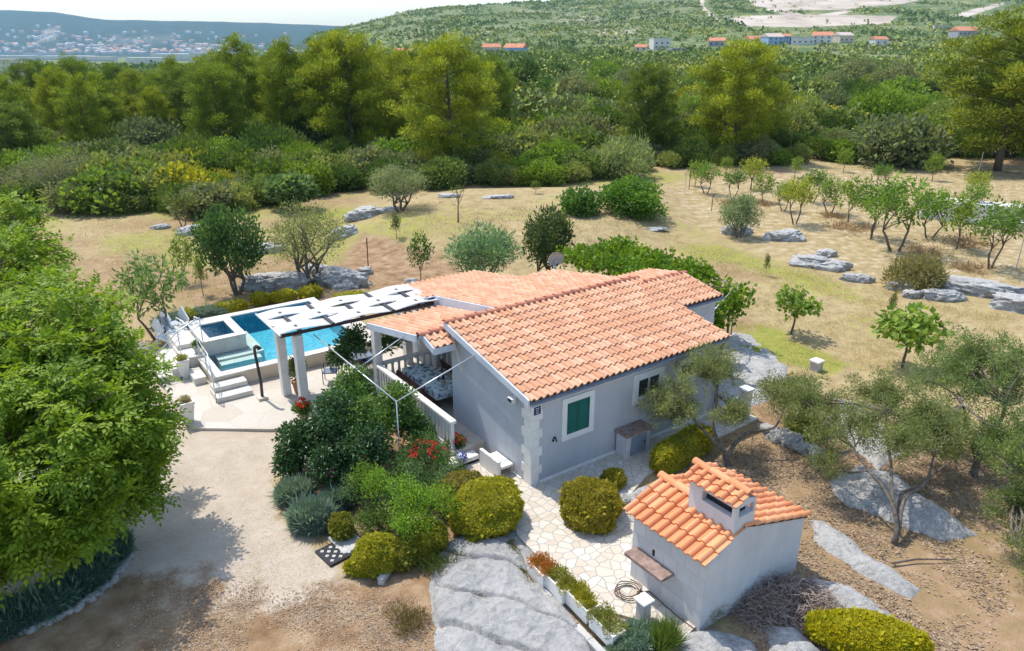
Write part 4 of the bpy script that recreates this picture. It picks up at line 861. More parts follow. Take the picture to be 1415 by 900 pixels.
def tree_meshes(H_, trunk_h, crown_c, crown_r, ncl, clr, per, L, W, limbs=6, r0=.1, mat='leaf', bark='bark', stems=1, **kw):
    m = MB(); cl = pts_ell(ncl, crown_c, crown_r, .35, kw.pop('zmin', -.9)); base = np.array([0, 0, -.1])
    for s in range(stems):
        a_ = 2*pi*s/max(stems, 1)+rng.random(); off = np.array([cos(a_), sin(a_), 0])*(.12 if stems > 1 else 0)
        fork = np.array([off[0]*3.5, off[1]*3.5, trunk_h])+np.array([*(rng.normal(size=2)*.06*H_*.5), 0])
        limb(m, base+off*.6, fork, r0, r0*.65, .06, 6)
        for k in range(limbs):
            tgt = cl[rng.integers(len(cl))]; pts = limb(m, fork, fork+(tgt-fork)*.85, r0*.5, r0*.12, .12, 6, 6)
            for j in range(3):
                t2 = cl[np.argsort(((cl-pts[3+j % 3])**2).sum(1))[rng.integers(6)]]; limb(m, pts[3+j % 2], t2, r0*.2, r0*.06, .1, 4, 5)
    tm = m.mesh('trunk', MT[bark], smooth=True)
    cm = fol_mesh('crown', crown(cl, clr, per, L, W, **kw), mat)
    return tm, cm
def tree(name, label, cat, loc, meshes, color, group=None, rz=None, sc=1):
    t = thing(name, label, cat, loc, rng.random()*6.28 if rz is None else rz, group)
    link('trunk', meshes[0], t); link('crown', meshes[1], t, color=color)
    t.scale = (sc, sc, sc) if not hasattr(sc, '__len__') else sc; return t

# colours of foliage
DG, MG, LG, YG = (.07, .13, .025), (.12, .19, .03), (.20, .29, .035), (.33, .34, .035)
OL, GB, PINE, PINE2 = (.19, .225, .10), (.17, .25, .22), (.30, .355, .03), (.20, .28, .03)
WAL, BOX, BOXD = (.205, .315, .026), (.38, .37, .025), (.25, .25, .03)
def br(c, k): return tuple(min(.8, x*k) for x in c)

# ------------------------------------------------------------------ pines
def pine_mesh(seed, H_=11, w=3.2, low=.15, lean=0):
    global rng; rng = np.random.default_rng(seed); m = MB(); top = np.array([lean, 0, H_*.97])
    limb(m, (0, 0, -.2), top, .22, .03, .02, 8); cl, rr = [], []
    nb = 46
    for k in range(nb):
        h = low+(1-low)*(k+.5)/nb; z = H_*h; a_ = k*2.4+rng.random()*.8
        prof = min(1, (1-h)*2.6+.10)**.6*(1 if h > .3 else .55+1.5*h); ln = w*prof*(.75+.45*rng.random())
        e = np.array([lean*h+cos(a_)*ln, sin(a_)*ln, z+ln*.35+.2*rng.normal()])
        b = np.array([lean*h, 0, z]); limb(m, b, e, .05, .012, .06, 4, 5)
        nn = max(2, int(ln*2.2))
        for j in range(nn):
            t = .35+.65*(j+rng.random())/nn; p = b+(e-b)*t+rng.normal(size=3)*np.array([.28, .28, .18])*min(1, ln)
            cl.append(p+[0, 0, .15]); rr.append(.40+.38*rng.random())
    cl = np.array(cl); V = crown(cl, rr, 125, .28, .07, up=.55, out=.9, jit=.4, lift=.05, shell=.45, squash=(1, 1, .85), ref=np.array([0, 0, 1.0]))
    return m.mesh('trunk', MT['bark'], smooth=True), fol_mesh('crown', V, 'needle')
PINES = [pine_mesh(11), pine_mesh(12, 11, 3.6, .1), pine_mesh(13, 11, 2.7, .2, .4), pine_mesh(14, 11, 4.0, .08, -.3)]
def bush_meshes(seed, L=.26, W=.15, n=46, per=90, mat='leaf', r=(1.7, 1.7, 1.25), up=.4):
    global rng; rng = np.random.default_rng(seed)
    m = MB(); cl = pts_ell(n, (0, 0, 1.1), r, .3, -.7)
    for k in range(5): limb(m, (0, 0, -.1), cl[k]*[.8, .8, .9], .07, .02, .1, 5, 5)
    lob = .5+.35*rng.random(n)
    return m.mesh('trunk', MT['bark'], smooth=True), fol_mesh('crown', crown(cl, lob, per, L, W, up=up, jit=.7, shell=.35), mat)
BUSH = [bush_meshes(21), bush_meshes(22, .20, .12, 60, 100), bush_meshes(23, .3, .08, 50, 90, up=.7), bush_meshes(24, .34, .24, 40, 60), bush_meshes(25, .24, .13, 55, 90, r=(2.1, 1.5, 1.0))]
rng = np.random.default_rng(77)
def at(px, py): x, y, z = G(px, py); return x, y, z
def scale_for(px, py_base, py_top, H_, loc):    # how tall a thing must be to reach a given image height
    f = fwd(loc[0], loc[1]); 
    def yy(z):
        d = f*cos(TILT)-(z-CAMZ)*sin(TILT); return 450-F_PX*(f*sin(TILT)+(z-CAMZ)*cos(TILT))/d
    lo, hi = loc[2], loc[2]+40
    for _ in range(40):
        mid = (lo+hi)/2
        if yy(mid) > py_top: lo = mid
        else: hi = mid
    return (lo-loc[2])/H_
# named pines: px, base y, top y, width factor, label
NP = [((622, 242), 60, 1.28, 'broadest bushy pine, standing alone at the middle of the wood edge', 1, PINE), ((487, 225), 52, 1.2, 'tall wide yellow green pine left of the broadest pine', 3, PINE),
      ((893, 222), 95, 1.3, 'dark pine in the middle distance between fig trees and olive scrub', 0, (.165, .225, .03)), ((1010, 222), 64, 1.35, 'leaning bushy pine right of centre behind the orchard', 3, PINE),
      ((1378, 236), 25, 1.6, 'large spreading pine at the right frame edge with bare forked trunk', 1, (.24, .29, .035)), ((690, 205), 92, .9, 'pine half hidden behind the right side of the broadest pine', 2, PINE2)]
for (px, pb), pt, wf, lab, k, colr in NP:
    loc = at(px, pb); s = scale_for(px, pb, pt, 11, loc); tree('pine_tree', lab, 'pine tree', loc, PINES[k], colr, None, rng.random()*6, (s*wf*.92, s*wf*.92, s))
row = [(-60, 210, 95), (-15, 190, 88), (30, 215, 100), (62, 188, 84), (95, 200, 86), (118, 178, 78), (150, 205, 100), (168, 172, 80), (195, 178, 75), (228, 182, 84), (252, 176, 78), (268, 200, 95), (292, 178, 76), (318, 180, 64), (340, 196, 60), (352, 176, 72),
       (372, 190, 66), (398, 182, 70), (405, 205, 62), (428, 185, 62), (452, 176, 58), (465, 205, 50), (520, 175, 66), (540, 178, 72), (556, 200, 70), (578, 176, 64), (655, 178, 76), (675, 172, 82), (1260, 205, 150), (1403, 205, 40), (1450, 232, 30), (985, 190, 100), (1050, 200, 105), (310, 212, 92), (130, 222, 118), (20, 235, 130), (225, 205, 105)]
for i, (px, pb, pt) in enumerate(row):
    pb += 12; loc = at(px, pb); s = scale_for(px, pb, pt+(14 if px < 330 else 8)+rng.normal()*7, 11, loc); wf = (.80+.35*rng.random())*(78/ max(60, fwd(*loc[:2])))**.5*1.15; wf = wf*11*s/11
    c_ = [PINE, PINE2, (.25, .32, .03), (.17, .245, .04)][i % 4]
    tree('pine_tree', 'aleppo pine in the dense wood behind the lawn', 'pine tree', loc, PINES[i % 4], c_, 'pines of the wood behind the lawn', None, (wf, wf, s))
# ------------------------------------------------------------------ belt of bushes in front of and between the pines
belt = []
cols = [MG, DG, LG, OL, (.17, .24, .06), (.26, .31, .09), (.09, .16, .035), (.19, .30, .035), (.22, .25, .12), YG]
def bush_at(px, pb, size, k=None, c=None, label='leafy bush in the thick belt below the pines', group='bushes in the belt below the pines', name='bush', hs=1.0, cat='bush', rz=None):
    loc = at(px, pb); s = size/3.6
    return tree(name, label, cat, loc, BUSH[rng.integers(5) if k is None else k], c or cols[rng.integers(len(cols))], group, rz, (s, s, s*hs))
edge = lambda px: interp(px, [-60, 60, 120, 260, 400, 470, 560, 640, 760, 880, 1000, 1100, 1260, 1300, 1415], [285, 288, 296, 298, 280, 265, 268, 258, 262, 238, 232, 228, 226, 232, 228])
for px in np.arange(-70, 1480, 25):
    for rr_, (dy, sz) in enumerate(((0, 3.0), (-13, 3.6), (-27, 4.3), (-45, 4.8), (-66, 5.0))):
        p = px+rng.normal()*7+rr_*9; 
        if rng.random() < .06: continue
        if 1290 < p and rr_ == 0: continue
        bush_at(p, edge(p)+dy-4+rng.normal()*3, sz*(.75+.5*rng.random()), hs=.75+.4*rng.random())
for q in range(135):                          # the middle distance, right of the pines: single trees still told apart
    px = 650+800*rng.random(); pb = 112+88*rng.random()**.8
    bush_at(px, pb, (3.8+4.2*rng.random()**1.5)*(1.3 if pb < 150 else 1), None, None, 'bushy tree in the scrub between the garden and the hill', 'trees of the middle distance', 'bushy_tree', .75+.5*rng.random(), 'tree')
for q in range(22):
    px = -60+520*rng.random(); pb = 118+60*rng.random()
    bush_at(px, pb, 5+3*rng.random(), None, None, 'bushy tree in the scrub between the garden and the hill', 'trees of the middle distance', 'bushy_tree', .8+.4*rng.random(), 'tree')
# singled-out shrubs
bush_at(872, 294, 4.3, 1, (.093, .209, .023), 'large dense round deep green bush on the far lawn', None, hs=.72, rz=.5); bush_at(803, 296, 2.5, 3, (.109, .217, .046), 'looser green bush left of the large round bush', None, hs=.95)
bush_at(862, 246, 4.8, 2, (.264, .326, .139), 'pale grey green shrub behind the large round bush', None, hs=1.1); bush_at(1240, 228, 8.5, 0, (.186, .232, .109), 'huge rounded grey green oak left of the right hand pine', None, 'oak_bush', hs=.85)
bush_at(308, 248, 4.2, 1, (.186, .372, .023), 'vivid light green round bush below the pines', None, hs=.8); bush_at(200, 225, 6.4, 0, (.155, .202, .109), 'large grey green evergreen oak among the pines at left', None, 'oak_bush', hs=1.0)
bush_at(255, 282, 4.0, 3, (.434, .419, .031), 'yellow leaved bush at the lawn edge', None); bush_at(148, 292, 5.0, 3, (.171, .264, .046), 'broad bush at the left corner of the lawn', None, hs=.8)
bush_at(1155, 182, 7, 1, (.620, .558, .031), 'yellow flowering broom patch in the middle distance', None, 'broom_bush', hs=.6); bush_at(1120, 190, 5, 1, (.558, .512, .046), 'smaller yellow broom left of the broom patch', None, 'broom_bush', hs=.6)
bush_at(800, 186, 7, 1, (.217, .372, .031), 'bright green broadleaf thicket right of the broadest pine', None, hs=.9); bush_at(765, 200, 6, 3, (.155, .295, .031), 'fresh green thicket lower right of the broadest pine', None, hs=.8)
bush_at(1262, 398, 2.6, 2, (.248, .232, .093), 'half dry wild shrub on the ledge of the orchard', None, 'dry_bush', hs=.95)
# ------------------------------------------------------------------ scrub as far as the hills: one mass nobody could count
def scrub_mass():
    g = np.random.default_rng(91); parts = []
    def layer(n, f0, f1, p0, p1, size, per, Lf, pw=1.0, lim=None, hb=.55):
        f = f0+(f1-f0)*g.random(n)**pw; px = p0+(p1-p0)*g.random(n); u = (px-707.5)/1087
        x = CX+f*FW[0]+f*u*RT[0]; y = CY+f*FW[1]+f*u*RT[1]
        dn = fbm(x*.012, y*.012, 0, 33, 3); keep = dn > (-.16 if f0 < 300 else -.34)+.25*g.random(n)
        if lim is not None: keep &= lim(px, f)
        x, y, f = x[keep], y[keep], f[keep]; z = height(x, y); N = len(x); s = size*(.35+1.1*g.random(N)**1.5)
        ci = np.repeat(np.arange(N), per); uu = g.normal(size=(N*per, 3)); uu /= np.linalg.norm(uu, axis=1)[:, None]; uu[:, 2] = np.abs(uu[:, 2])
        k = (.72+.28*g.random(N*per))[:, None]; lob = 1+.25*np.sin(uu[:, 0:1]*5+ci[:, None])*np.sin(uu[:, 1:2]*5+2*ci[:, None])
        Pn = np.stack([x, y, z], -1)[ci]+uu*k*lob*s[ci][:, None]*np.array([1, 1, hb*1.5]); D = uu+g.normal(size=uu.shape)*.6; D /= np.linalg.norm(D, axis=1)[:, None]
        r = g.normal(size=uu.shape); sd_ = np.cross(D, r); sd_ /= np.linalg.norm(sd_, axis=1)[:, None]; l_ = (Lf*(.6+.8*g.random(N*per)))[:, None]*(s[ci]/size)[:, None]
        a = Pn-D*l_*.5; c = Pn+D*l_*.5; b = Pn+sd_*l_*.42; d = Pn-sd_*l_*.42
        parts.append((np.stack([a, b, c, d], 1).reshape(-1, 3), np.arange(4*N*per).reshape(-1, 4), np.clip(.5*g.random(N)[ci]+.25+.55*fbm(x*.02, y*.02, 0, 35, 3)[ci]+.3*(g.random(N*per)-.3), 0, 1)))
    layer(500, 95, 200, 600, 1480, 4.0, 260, .5, 1, None, .75); layer(1500, 95, 190, 560, 1480, 2.8, 95, .5)
    layer(1400, 110, 230, -60, 620, 3.0, 80, .5)
    layer(1200, 180, 360, 560, 1470, 4.8, 130, .8, 1, None, .7); layer(3000, 180, 340, 560, 1470, 3.0, 44, .8)
    layer(6000, 330, 640, 380, 1460, 3.3, 20, 1.6, .9)
    layer(1500, 230, 700, -40, 430, 4.0, 16, 2.0)
    def quarry(px, f):
        u = (px-707.5)/1087; z = height(CX+f*FW[0]+f*u*RT[0], CY+f*FW[1]+f*u*RT[1]); dd = f*cos(TILT)-(z-CAMZ)*sin(TILT); yy = 450-F_PX*(f*sin(TILT)+(z-CAMZ)*cos(TILT))/dd
        o = np.zeros(px.shape, bool)
        for L in ([(1000, 22), (1080, 18), (1240, 20), (1230, 34), (1110, 40), (1030, 38)], [(1025, -14), (1330, -14), (1250, 6), (1160, 16), (1080, 16), (1040, 10)], [(963, -10), (977, -10), (975, 8), (998, 31), (988, 31), (964, 10)], [(1310, 23), (1385, 0), (1392, 8), (1330, 28)]): o |= sdf(px, yy, L) > 0
        return ~o | (g.random(len(px)) < .06)
    layer(15000, 600, 1500, 420, 1460, 3.2, 9, 2.2, .8, quarry)
    layer(7000, 1400, 2450, 700, 1460, 4.5, 6, 4.0, .8, quarry)
    V, q, v = merge(parts); me = mesh_np('scrubland', V, q, MT['scrub'], v); o = link('scrubland', me); tag(o, 'endless olive and oak scrub covering plain and hills', 'scrub', kind='stuff')
M_, t, b = newmat('scrub_foliage'); at_ = nd(t, 'ShaderNodeAttribute', attribute_name='v')
t.links.new(ramp(t, at_.outputs['Fac'], [(0, (.09, .14, .025)), (.25, (.14, .205, .035)), (.45, (.21, .275, .05)), (.62, (.25, .28, .11)), (.8, (.31, .36, .05)), (1, (.42, .41, .07))]), b.inputs['Base Color'])
b.inputs['Roughness'].default_value = .8; b.inputs['Specular IOR Level'].default_value = .15; MT['scrub'] = M_
scrub_mass()

# ------------------------------------------------------------------ distant buildings
def far_house(px, py, w_px, w, h, wallm, roofm, label, storeys=1, flat=False, rz=None, depth=.75):
    x, y, z = G(px, py); f = fwd(x, y); w = w_px*f/1087; d_ = w*depth; 
    t = thing('farmhouse' if not flat else 'flat_roofed_building', label, 'house', (x, y, z), YAW+(rz if rz is not None else random.uniform(-.4, .4)))
    MB().box(-w/2, w/2, -d_/2, d_/2, -2, h).build('wall', MT[wallm], t)
    if flat: MB().box(-w/2-.2, w/2+.2, -d_/2-.2, d_/2+.2, h+.002, h+.4).build('roof', MT[roofm], t)
    else:
        e = .35; rh = d_*.2+.6; m = MB().add([(-w/2-e, -d_/2-e, h), (w/2+e, -d_/2-e, h), (w/2+e, d_/2+e, h), (-w/2-e, d_/2+e, h), (-w/2-e, 0, h+rh), (w/2+e, 0, h+rh)], [(0, 1, 5, 4), (2, 3, 4, 5), (0, 4, 3), (1, 2, 5), (3, 2, 1, 0)])
        m.build('roof', MT[roofm], t)
    n = max(1, int(w/4))
    for s in range(storeys):
        for k in range(n):
            cx_ = -w/2+(k+.5)*w/n; zz = 1.0+s*2.9; wd = min(.7, w/n*.3); MB().box(cx_-wd, cx_+wd, -d_/2-.06, -d_/2+.05, zz, zz+1.3).build('window', MT['glass'], t)
    return t
FH = [(514, 79, 20, 4, 'far_wall', 'red_roof', 'white house with orange roof, leftmost behind the wood', 1, 0), (559, 79, 26, 3, 'far_cream', 'red_roof', 'low house with a wide orange hipped roof behind the wood', 1, 0), (537, 79, 14, 3, 'far_grey', 'pale_roof', 'grey flat annex between the two orange roofed houses', 1, 1),
      (623, 72, 14, 4, 'far_cream', 'red_roof', 'small house peeping over the broadest pine', 1, 0), (679, 73, 24, 4, 'far_cream', 'red_roof', 'pale house with pinkish roof left of the blue grey barn', 1, 0), (713, 76, 28, 5, 'far_blue', 'red_roof', 'blue grey barn under an orange roof at the hill foot', 1, 0),
      (886, 71, 16, 3, 'far_cream', 'red_roof', 'low house with red roof beside the white tower house', 1, 0), (911, 68, 24, 8, 'far_wall', 'pale_roof', 'tall white flat roofed house at the hill foot', 2, 1), (934, 72, 22, 2.5, 'far_grey', 'pale_roof', 'low grey roof right of the tall white house', 1, 1),
      (991, 64, 22, 4, 'far_grey', 'red_roof', 'brown red house left of the blue row', 1, 0), (1043, 60, 24, 3, 'far_cream', 'red_roof', 'low orange roofed house left of the blue building', 1, 0), (1066, 62, 24, 6, 'far_blue', 'pale_roof', 'pale blue house in the row under the quarry', 2, 0),
      (1083, 61, 14, 6, 'far_blue', 'red_roof', 'blue house with orange roof next in the row', 2, 0), (1106, 61, 30, 5, 'far_wall', 'pale_roof', 'long white flat building in the row', 1, 1), (1135, 60, 26, 6, 'far_wall', 'red_roof', 'white house with orange roof at the right of the row', 2, 0),
      (1164, 58, 22, 5, 'far_cream', 'pale_roof', 'pinkish house right of the white row', 1, 0), (1213, 62, 20, 4, 'far_wall', 'red_roof', 'white house with bright blue door panels', 1, 0), (1330, 54, 30, 7, 'far_grey', 'red_roof', 'grey house with orange roof on the slope at right', 2, 0),
      (1298, 40, 16, 3, 'far_cream', 'pale_roof', 'pale hut on the slope under the quarry road', 1, 1), (566, 95, 8, 3, 'far_cream', 'red_roof', 'tiny orange roof in the scrub behind the pine', 1, 0), (704, 104, 22, 2.4, 'far_grey', 'pale_roof', 'low dark grey shed roof in the scrub', 1, 0)]
for px, py, wp, h, wm, rm, lab, st, fl in FH: far_house(px, py, wp, 0, h, wm, rm, lab, st, bool(fl))
WH = [(20, 84, 62, 9, 'far_sheet', 'leftmost pale warehouse on the bay plain'), (95, 83, 70, 8, 'far_sheet', 'long low warehouse with pale roof at left'), (60, 76, 44, 8, 'red_roof', 'reddish roofed hall behind the warehouses'), (140, 85, 40, 7, 'pale_roof', 'brownish hall right of the long warehouse'),
      (268, 84, 100, 12, 'far_sheet', 'largest white industrial hall in the middle of the plain'), (300, 96, 62, 11, 'far_sheet', 'second industrial hall, in front of the largest one'), (205, 90, 50, 7, 'far_sheet', 'pale hall between tree tops'), (8, 112, 44, 8, 'pale_roof', 'pale red roofed building at the left frame edge'), (380, 80, 34, 8, 'far_sheet', 'white hall below the right end of the far hill'), (285, 113, 26, 6, 'far_sheet', 'small white building seen between the pines')]
for px, py, wp, h, rm, lab in WH: far_house(px, py, wp, 0, h, 'far_wall', rm, lab, 1, True, rz=random.uniform(-.1, .15), depth=.4)
# the town at the foot of the far hill
hm = []
for k in range(4):
    w_, d_, h_ = [(17, 13, 9), (22, 14, 11), (15, 14, 13), (28, 15, 10)][k]
    V = [(x_, y_, z_) for z_ in (-3, h_) for x_, y_ in ((-w_/2, -d_/2), (w_/2, -d_/2), (w_/2, d_/2), (-w_/2, d_/2))]+[(-w_/2, 0, h_+3), (w_/2, 0, h_+3)]
    me = bpy.data.meshes.new('town_house'); me.from_pydata(V, [], [(0, 1, 5, 4), (1, 2, 6, 5), (2, 3, 7, 6), (3, 0, 4, 7), (4, 5, 9, 8), (6, 7, 8, 9), (4, 8, 7), (5, 6, 9)])
    me.materials.append(MT[['far_wall', 'far_cream', 'far_wall', 'far_wall'][k]]); me.materials.append(MT[['red_roof', 'red_roof', 'pale_roof', 'pale_roof'][k]])
    for i, p in enumerate(me.polygons): p.material_index = 1 if i in (4, 5) else 0
    hm.append(me)
g = np.random.default_rng(8); c_ = 0
while c_ < 290:
    px = -20+480*g.random(); f = 3640+900*g.random()**1.6; u = (px-707.5)/1087
    den = .35+.65*np.exp(-((px-75)/60)**2)+.6*np.exp(-((px-190)/60)**2)+.5*np.exp(-((px-290)/35)**2)
    if g.random() > den*(1.2-(f-3640)/900): continue
    x = CX+f*FW[0]+f*u*RT[0]; y = CY+f*FW[1]+f*u*RT[1]; o = bpy.data.objects.new('town_house', hm[g.integers(4)]); C.objects.link(o); o.location = (x, y, hz(x, y)); o.rotation_euler = (0, 0, YAW+g.normal()*.5)
    tag(o, 'tiny pale house in the hazy town below the far hill', 'house', 'houses of the far town'); c_ += 1

# ------------------------------------------------------------------ garden trees
rng = np.random.default_rng(3)
# young orchard trees
OT = [tree_meshes(3, .7, (0, 0, 1.75), (1.05, 1.05, .75), 34, .28, 26, .20, .075, 4, .05, 'leaf', stems=2, up=.1, droop=.2, jit=.7),
      tree_meshes(3, .6, (0, 0, 1.6), (.85, .85, .85), 30, .26, 28, .18, .075, 4, .045, 'leaf', stems=1, up=.2, jit=.7),
      tree_meshes(3, .9, (.1, 0, 2.0), (1.2, 1.0, .7), 38, .28, 26, .20, .08, 5, .05, 'leaf', stems=2, up=.1, droop=.1, jit=.7)]
OR = [((975, 268), 222, 'orchard tree in the back left corner of the orchard'), ((1003, 242), 215, 'orchard tree at the foot of the leaning pine'), ((1012, 275), 235, 'broad low orchard tree with straw mulch, leftmost of its row'), ((1038, 262), 216, 'light green orchard tree with a straw ring, behind the small olive'),
      ((1053, 280), 235, 'thin orchard tree just right of the straw ringed one'), ((1098, 310), 248, 'yellowish orchard tree forked low, behind the pitted boulder'), ((1082, 292), 250, 'slim orchard tree touching the yellowish one'), ((1098, 246), 215, 'orchard tree in the far row under the grey oak'),
      ((1122, 280), 236, 'slender orchard tree in the middle row'), ((1145, 296), 242, 'orchard tree with a thin straight stem and straw ring'), ((1172, 308), 242, 'round crowned orchard tree above the biggest straw ring'), ((1204, 330), 255, 'orchard tree with widely forked pale stems'),
      ((1236, 348), 238, 'tallest light green orchard tree of the middle group'), ((1165, 238), 205, 'orchard tree right of the far row gap'), ((1216, 262), 228, 'orchard tree behind the tallest one'), ((1284, 330), 258, 'orchard tree against the white lattice, left side'),
      ((1321, 345), 265, 'orchard tree in front of the white lattice above a long straw ring'), ((1368, 372), 285, 'nearest right orchard tree above dry straw'), ((1345, 300), 250, 'small spindly orchard tree at the white terrace'), ((1288, 250), 210, 'lime green orchard tree near the right pine'),
      ((1346, 278), 238, 'short lime green sapling by the thin post'), ((1404, 320), 275, 'orchard tree cut by the right frame edge'), ((960, 258), 220, 'orchard tree by the wire fence, far left'), ((1235, 230), 195, 'bright green orchard tree in front of the grey oak')]
for i, ((px, pb), pt, lab) in enumerate(OR):
    loc = at(px, pb); s = scale_for(px, pb, pt, 2.65, loc); tree('orchard_tree', lab, 'fruit tree', loc, OT[i % 3], [(.155, .264, .039), (.202, .295, .046), (.132, .232, .046)][i % 3] if i not in (3, 5, 20) else (.310, .357, .046), 'young trees of the orchard', None, s)
sm = None
for i, (px, py, r_, lab) in enumerate([(1012, 282, 1.0, 'dry straw ring under the leftmost row tree'), (1055, 283, .9, 'dry straw ring right of it under a thin tree'), (1150, 300, 1.0, 'small straw ring by the thin straight stem'), (1172, 316, 1.7, 'large straw ring under the round crowned tree'), (1335, 335, 2.0, 'long straw ring in front of the lattice'), (1275, 348, 1.3, 'dark straw ring behind the dry bush'), (1340, 372, 1.1, 'straw heap right of the dry bush')]):
    cl = np.c_[rng.normal(size=(60, 2))*.45, np.full(60, .05)]; V = crown(cl, .18, 14, .3, .03, up=.1, jit=1, shell=.6, squash=(1, 1, .4)); o = link('straw_ring', mesh_np('straw_ring', V[0], V[1], MT['straw'], V[2])); o.location = at(px, py); o.scale = (r_, r_, 1); tag(o, lab, 'mulch', 'straw rings in the orchard')
# fig trees on the right lawn, fruit trees on the left lawn
FIG = tree_meshes(3, 1.0, (0, 0, 1.9), (1.15, 1.05, .65), 30, .34, 16, .30, .20, 5, .07, 'leaf', up=.1, droop=.35, jit=.6)
FIG2 = tree_meshes(3, 1.0, (.1, 0, 1.95), (1.25, 1.0, .6), 34, .36, 16, .32, .22, 5, .07, 'leaf', up=.1, droop=.35, jit=.6)
for (px, pb), pt, lab, mm, wf in [((1093, 462), 398, 'small fig tree on the right lawn with a green patch beneath', FIG, 1.0), ((1248, 510), 432, 'larger fig tree with big leaves nearer the olives', FIG2, 1.1)]:
    loc = at(px, pb); s = scale_for(px, pb, pt, 2.65, loc); tree('fig_tree', lab, 'fig tree', loc, mm, (.217, .326, .054), None, None, (s*wf, s*wf, s))
LT = [((220, 470), 345, 'two stemmed plum tree left of the pool', (.155, .248, .078), (.8, .8), 0), ((258, 392), 318, 'upright young tree on the left lawn, taller of the pair', (.186, .279, .062), (.55, .55), 1), ((281, 408), 345, 'thin young tree on the left lawn, shorter of the pair', (.186, .264, .062), (.45, .45), 1),
      ((582, 388), 317, 'small round pear tree on the earth bank behind the roof', (.08, .17, .03), (.62, .62), 1), ((548, 330), 292, 'tiny conical shrub tree above the bank', (.10, .15, .05), (.6, .6), 1), ((253, 313), 265, 'small pale leaved tree at the back of the left lawn', (.15, .2, .05), (.9, .9), 2),
      ((740, 268), 248, 'tiny bush tree on the plateau crest', (.13, .18, .03), (.9, .9), 1), ((1058, 382), 348, 'staked sapling on the right lawn', (.12, .16, .05), (.35, .35), 1), ((1230, 440), 400, 'thin grassy sapling left of the ledge', (.14, .16, .06), (.4, .4), 1)]
for (px, pb), pt, lab, c_, wf, k in LT:
    loc = at(px, pb); s = scale_for(px, pb, pt, 2.7, loc); tree('young_tree', lab, 'tree', loc, OT[k], c_, None, None, (s*wf[0]*1.15, s*wf[1]*1.15, s))
# bare sapling and stakes
x, y, z = at(633, 308); t = thing('bare_sapling', 'thin nearly leafless sapling on the plateau', 'tree', (x, y, z)); m = MB(); limb(m, (0, 0, -.1), (.05, 0, 1.4), .06, .03, .04); [limb(m, (.05, 0, 1.1+.1*k), (.5*cos(k*2), .5*sin(k*2), 2.1+.15*k), .025, .008, .1) for k in range(5)]; m.build('trunk', MT['bark'], t, smooth=True)
cl = pts_ell(10, (0, 0, 2.0), (.4, .4, .4)); link('crown', fol_mesh('crown', crown(cl, .2, 7, .15, .06)), t, color=MG)
for px, py, h, lab in [(509, 372, 1.75, 'rusty iron stake standing on the bank'), (946, 268, 2.0, 'thin fence post at the back of the orchard'), (1352, 240, 2.0, 'pale fence post near the right pine'), (1404, 372, 2.1, 'wire post near the right frame edge'), (952, 262, 1.6, 'leaning stake beside the orchard fence post'), (983, 292, 1.2, 'thin wooden stake left of the small olive')]:
    x, y, z = at(px, py); tag(MB().tube([(0, 0, -.1), (.03, 0, h)], .03, 6).build('stake', MT['dark_wood'] if h < 1.8 else MT['pale_metal'], None, (x, y, z)), lab, 'post')
x, y, z = at(1127, 512); t = thing('concrete_post', 'square concrete pillar on the lawn beyond the house end', 'post', (x, y, z)); MB().box(-.17, .17, -.17, .17, -.1, .34).build('shaft', MT['concrete'], t, bev=.01); MB().box(-.2, .2, -.2, .2, .342, .42).build('cap', MT['white_stone'], t, bev=.01)
t = thing('gate_pillar', 'white stone pillar standing at the right end of the facade path', 'pillar', (8.1, -.75, .02)); MB().box(-.16, .16, -.16, .16, 0, .95).build('shaft', MT['white_stone'], t, bev=.01); MB().box(-.2, .2, -.2, .2, .952, 1.02).build('cap', MT['white_stone'], t, bev=.01)
# olives
def olive(seed, label, base, stems, clc, ncl, rad, per, color, L=.085, W=.022, r0=.13, name='olive_tree', cat='olive tree', mat='leaf', droop=.1):
    """stems: lists of points from the base; clc: (centre, radii, weight) lobes of the crown"""
    global rng; rng = np.random.default_rng(seed); t = thing(name, label, cat, base, 0); m = MB(); cl = []
    for st in stems:
        P_ = [np.array(p, float) for p in st]; n = len(P_); fine = []
        for i in range(n-1):
            for k in range(4):
                a0, a1, a2, a3 = P_[max(i-1, 0)], P_[i], P_[i+1], P_[min(i+2, n-1)]; u = k/4
                fine.append(.5*((2*a1)+(-a0+a2)*u+(2*a0-5*a1+4*a2-a3)*u*u+(-a0+3*a1-3*a2+a3)*u**3))
        fine.append(P_[-1]); N_ = len(fine); m.tube([p+rng.normal(size=3)*.012 for p in fine], [r0*(1-.72*(i/(N_-1))**.7) for i in range(N_)], 8)
    tot = sum(w for *_, w in clc); ends = [np.array(st[-1]) for st in stems]+[np.array(st[-2]) for st in stems]
    for c_, r_, w_ in clc:
        k = int(ncl*w_/tot); q = pts_ell(k, c_, np.array(r_)*1.25, .9, -.97); q = q[(fbm(q[:, 0]*2.4, q[:, 1]*2.4, q[:, 2]*2.4, seed, 3) > -.08)]; k = len(q); cl.append(q)
        for j in range(7):
            tg = q[rng.integers(k)]; s_ = min(ends, key=lambda e: np.linalg.norm(e-tg)); pts = limb(m, s_, tg, r0*.26, .012, .12, 6, 5)
            for jj in range(3): t2 = q[np.argsort(((q-pts[2+jj])**2).sum(1))[rng.integers(5)]]; limb(m, pts[2+jj], t2, .014, .006, .1, 4, 4)
    cl = np.concatenate(cl); m.build('trunk', MT['olive_bark'], t, smooth=True)
    link('crown', fol_mesh('crown', crown(cl, rad, per, L, W, up=.35, droop=droop, out=.8, jit=.55, lift=.05, shell=.75), mat), t, color=color); return t
def rel(base, px, py, z):                    # a point of a tree, given its height and where it shows
    x, y = Z(px, py, z); return (x-base[0], y-base[1], z-base[2])
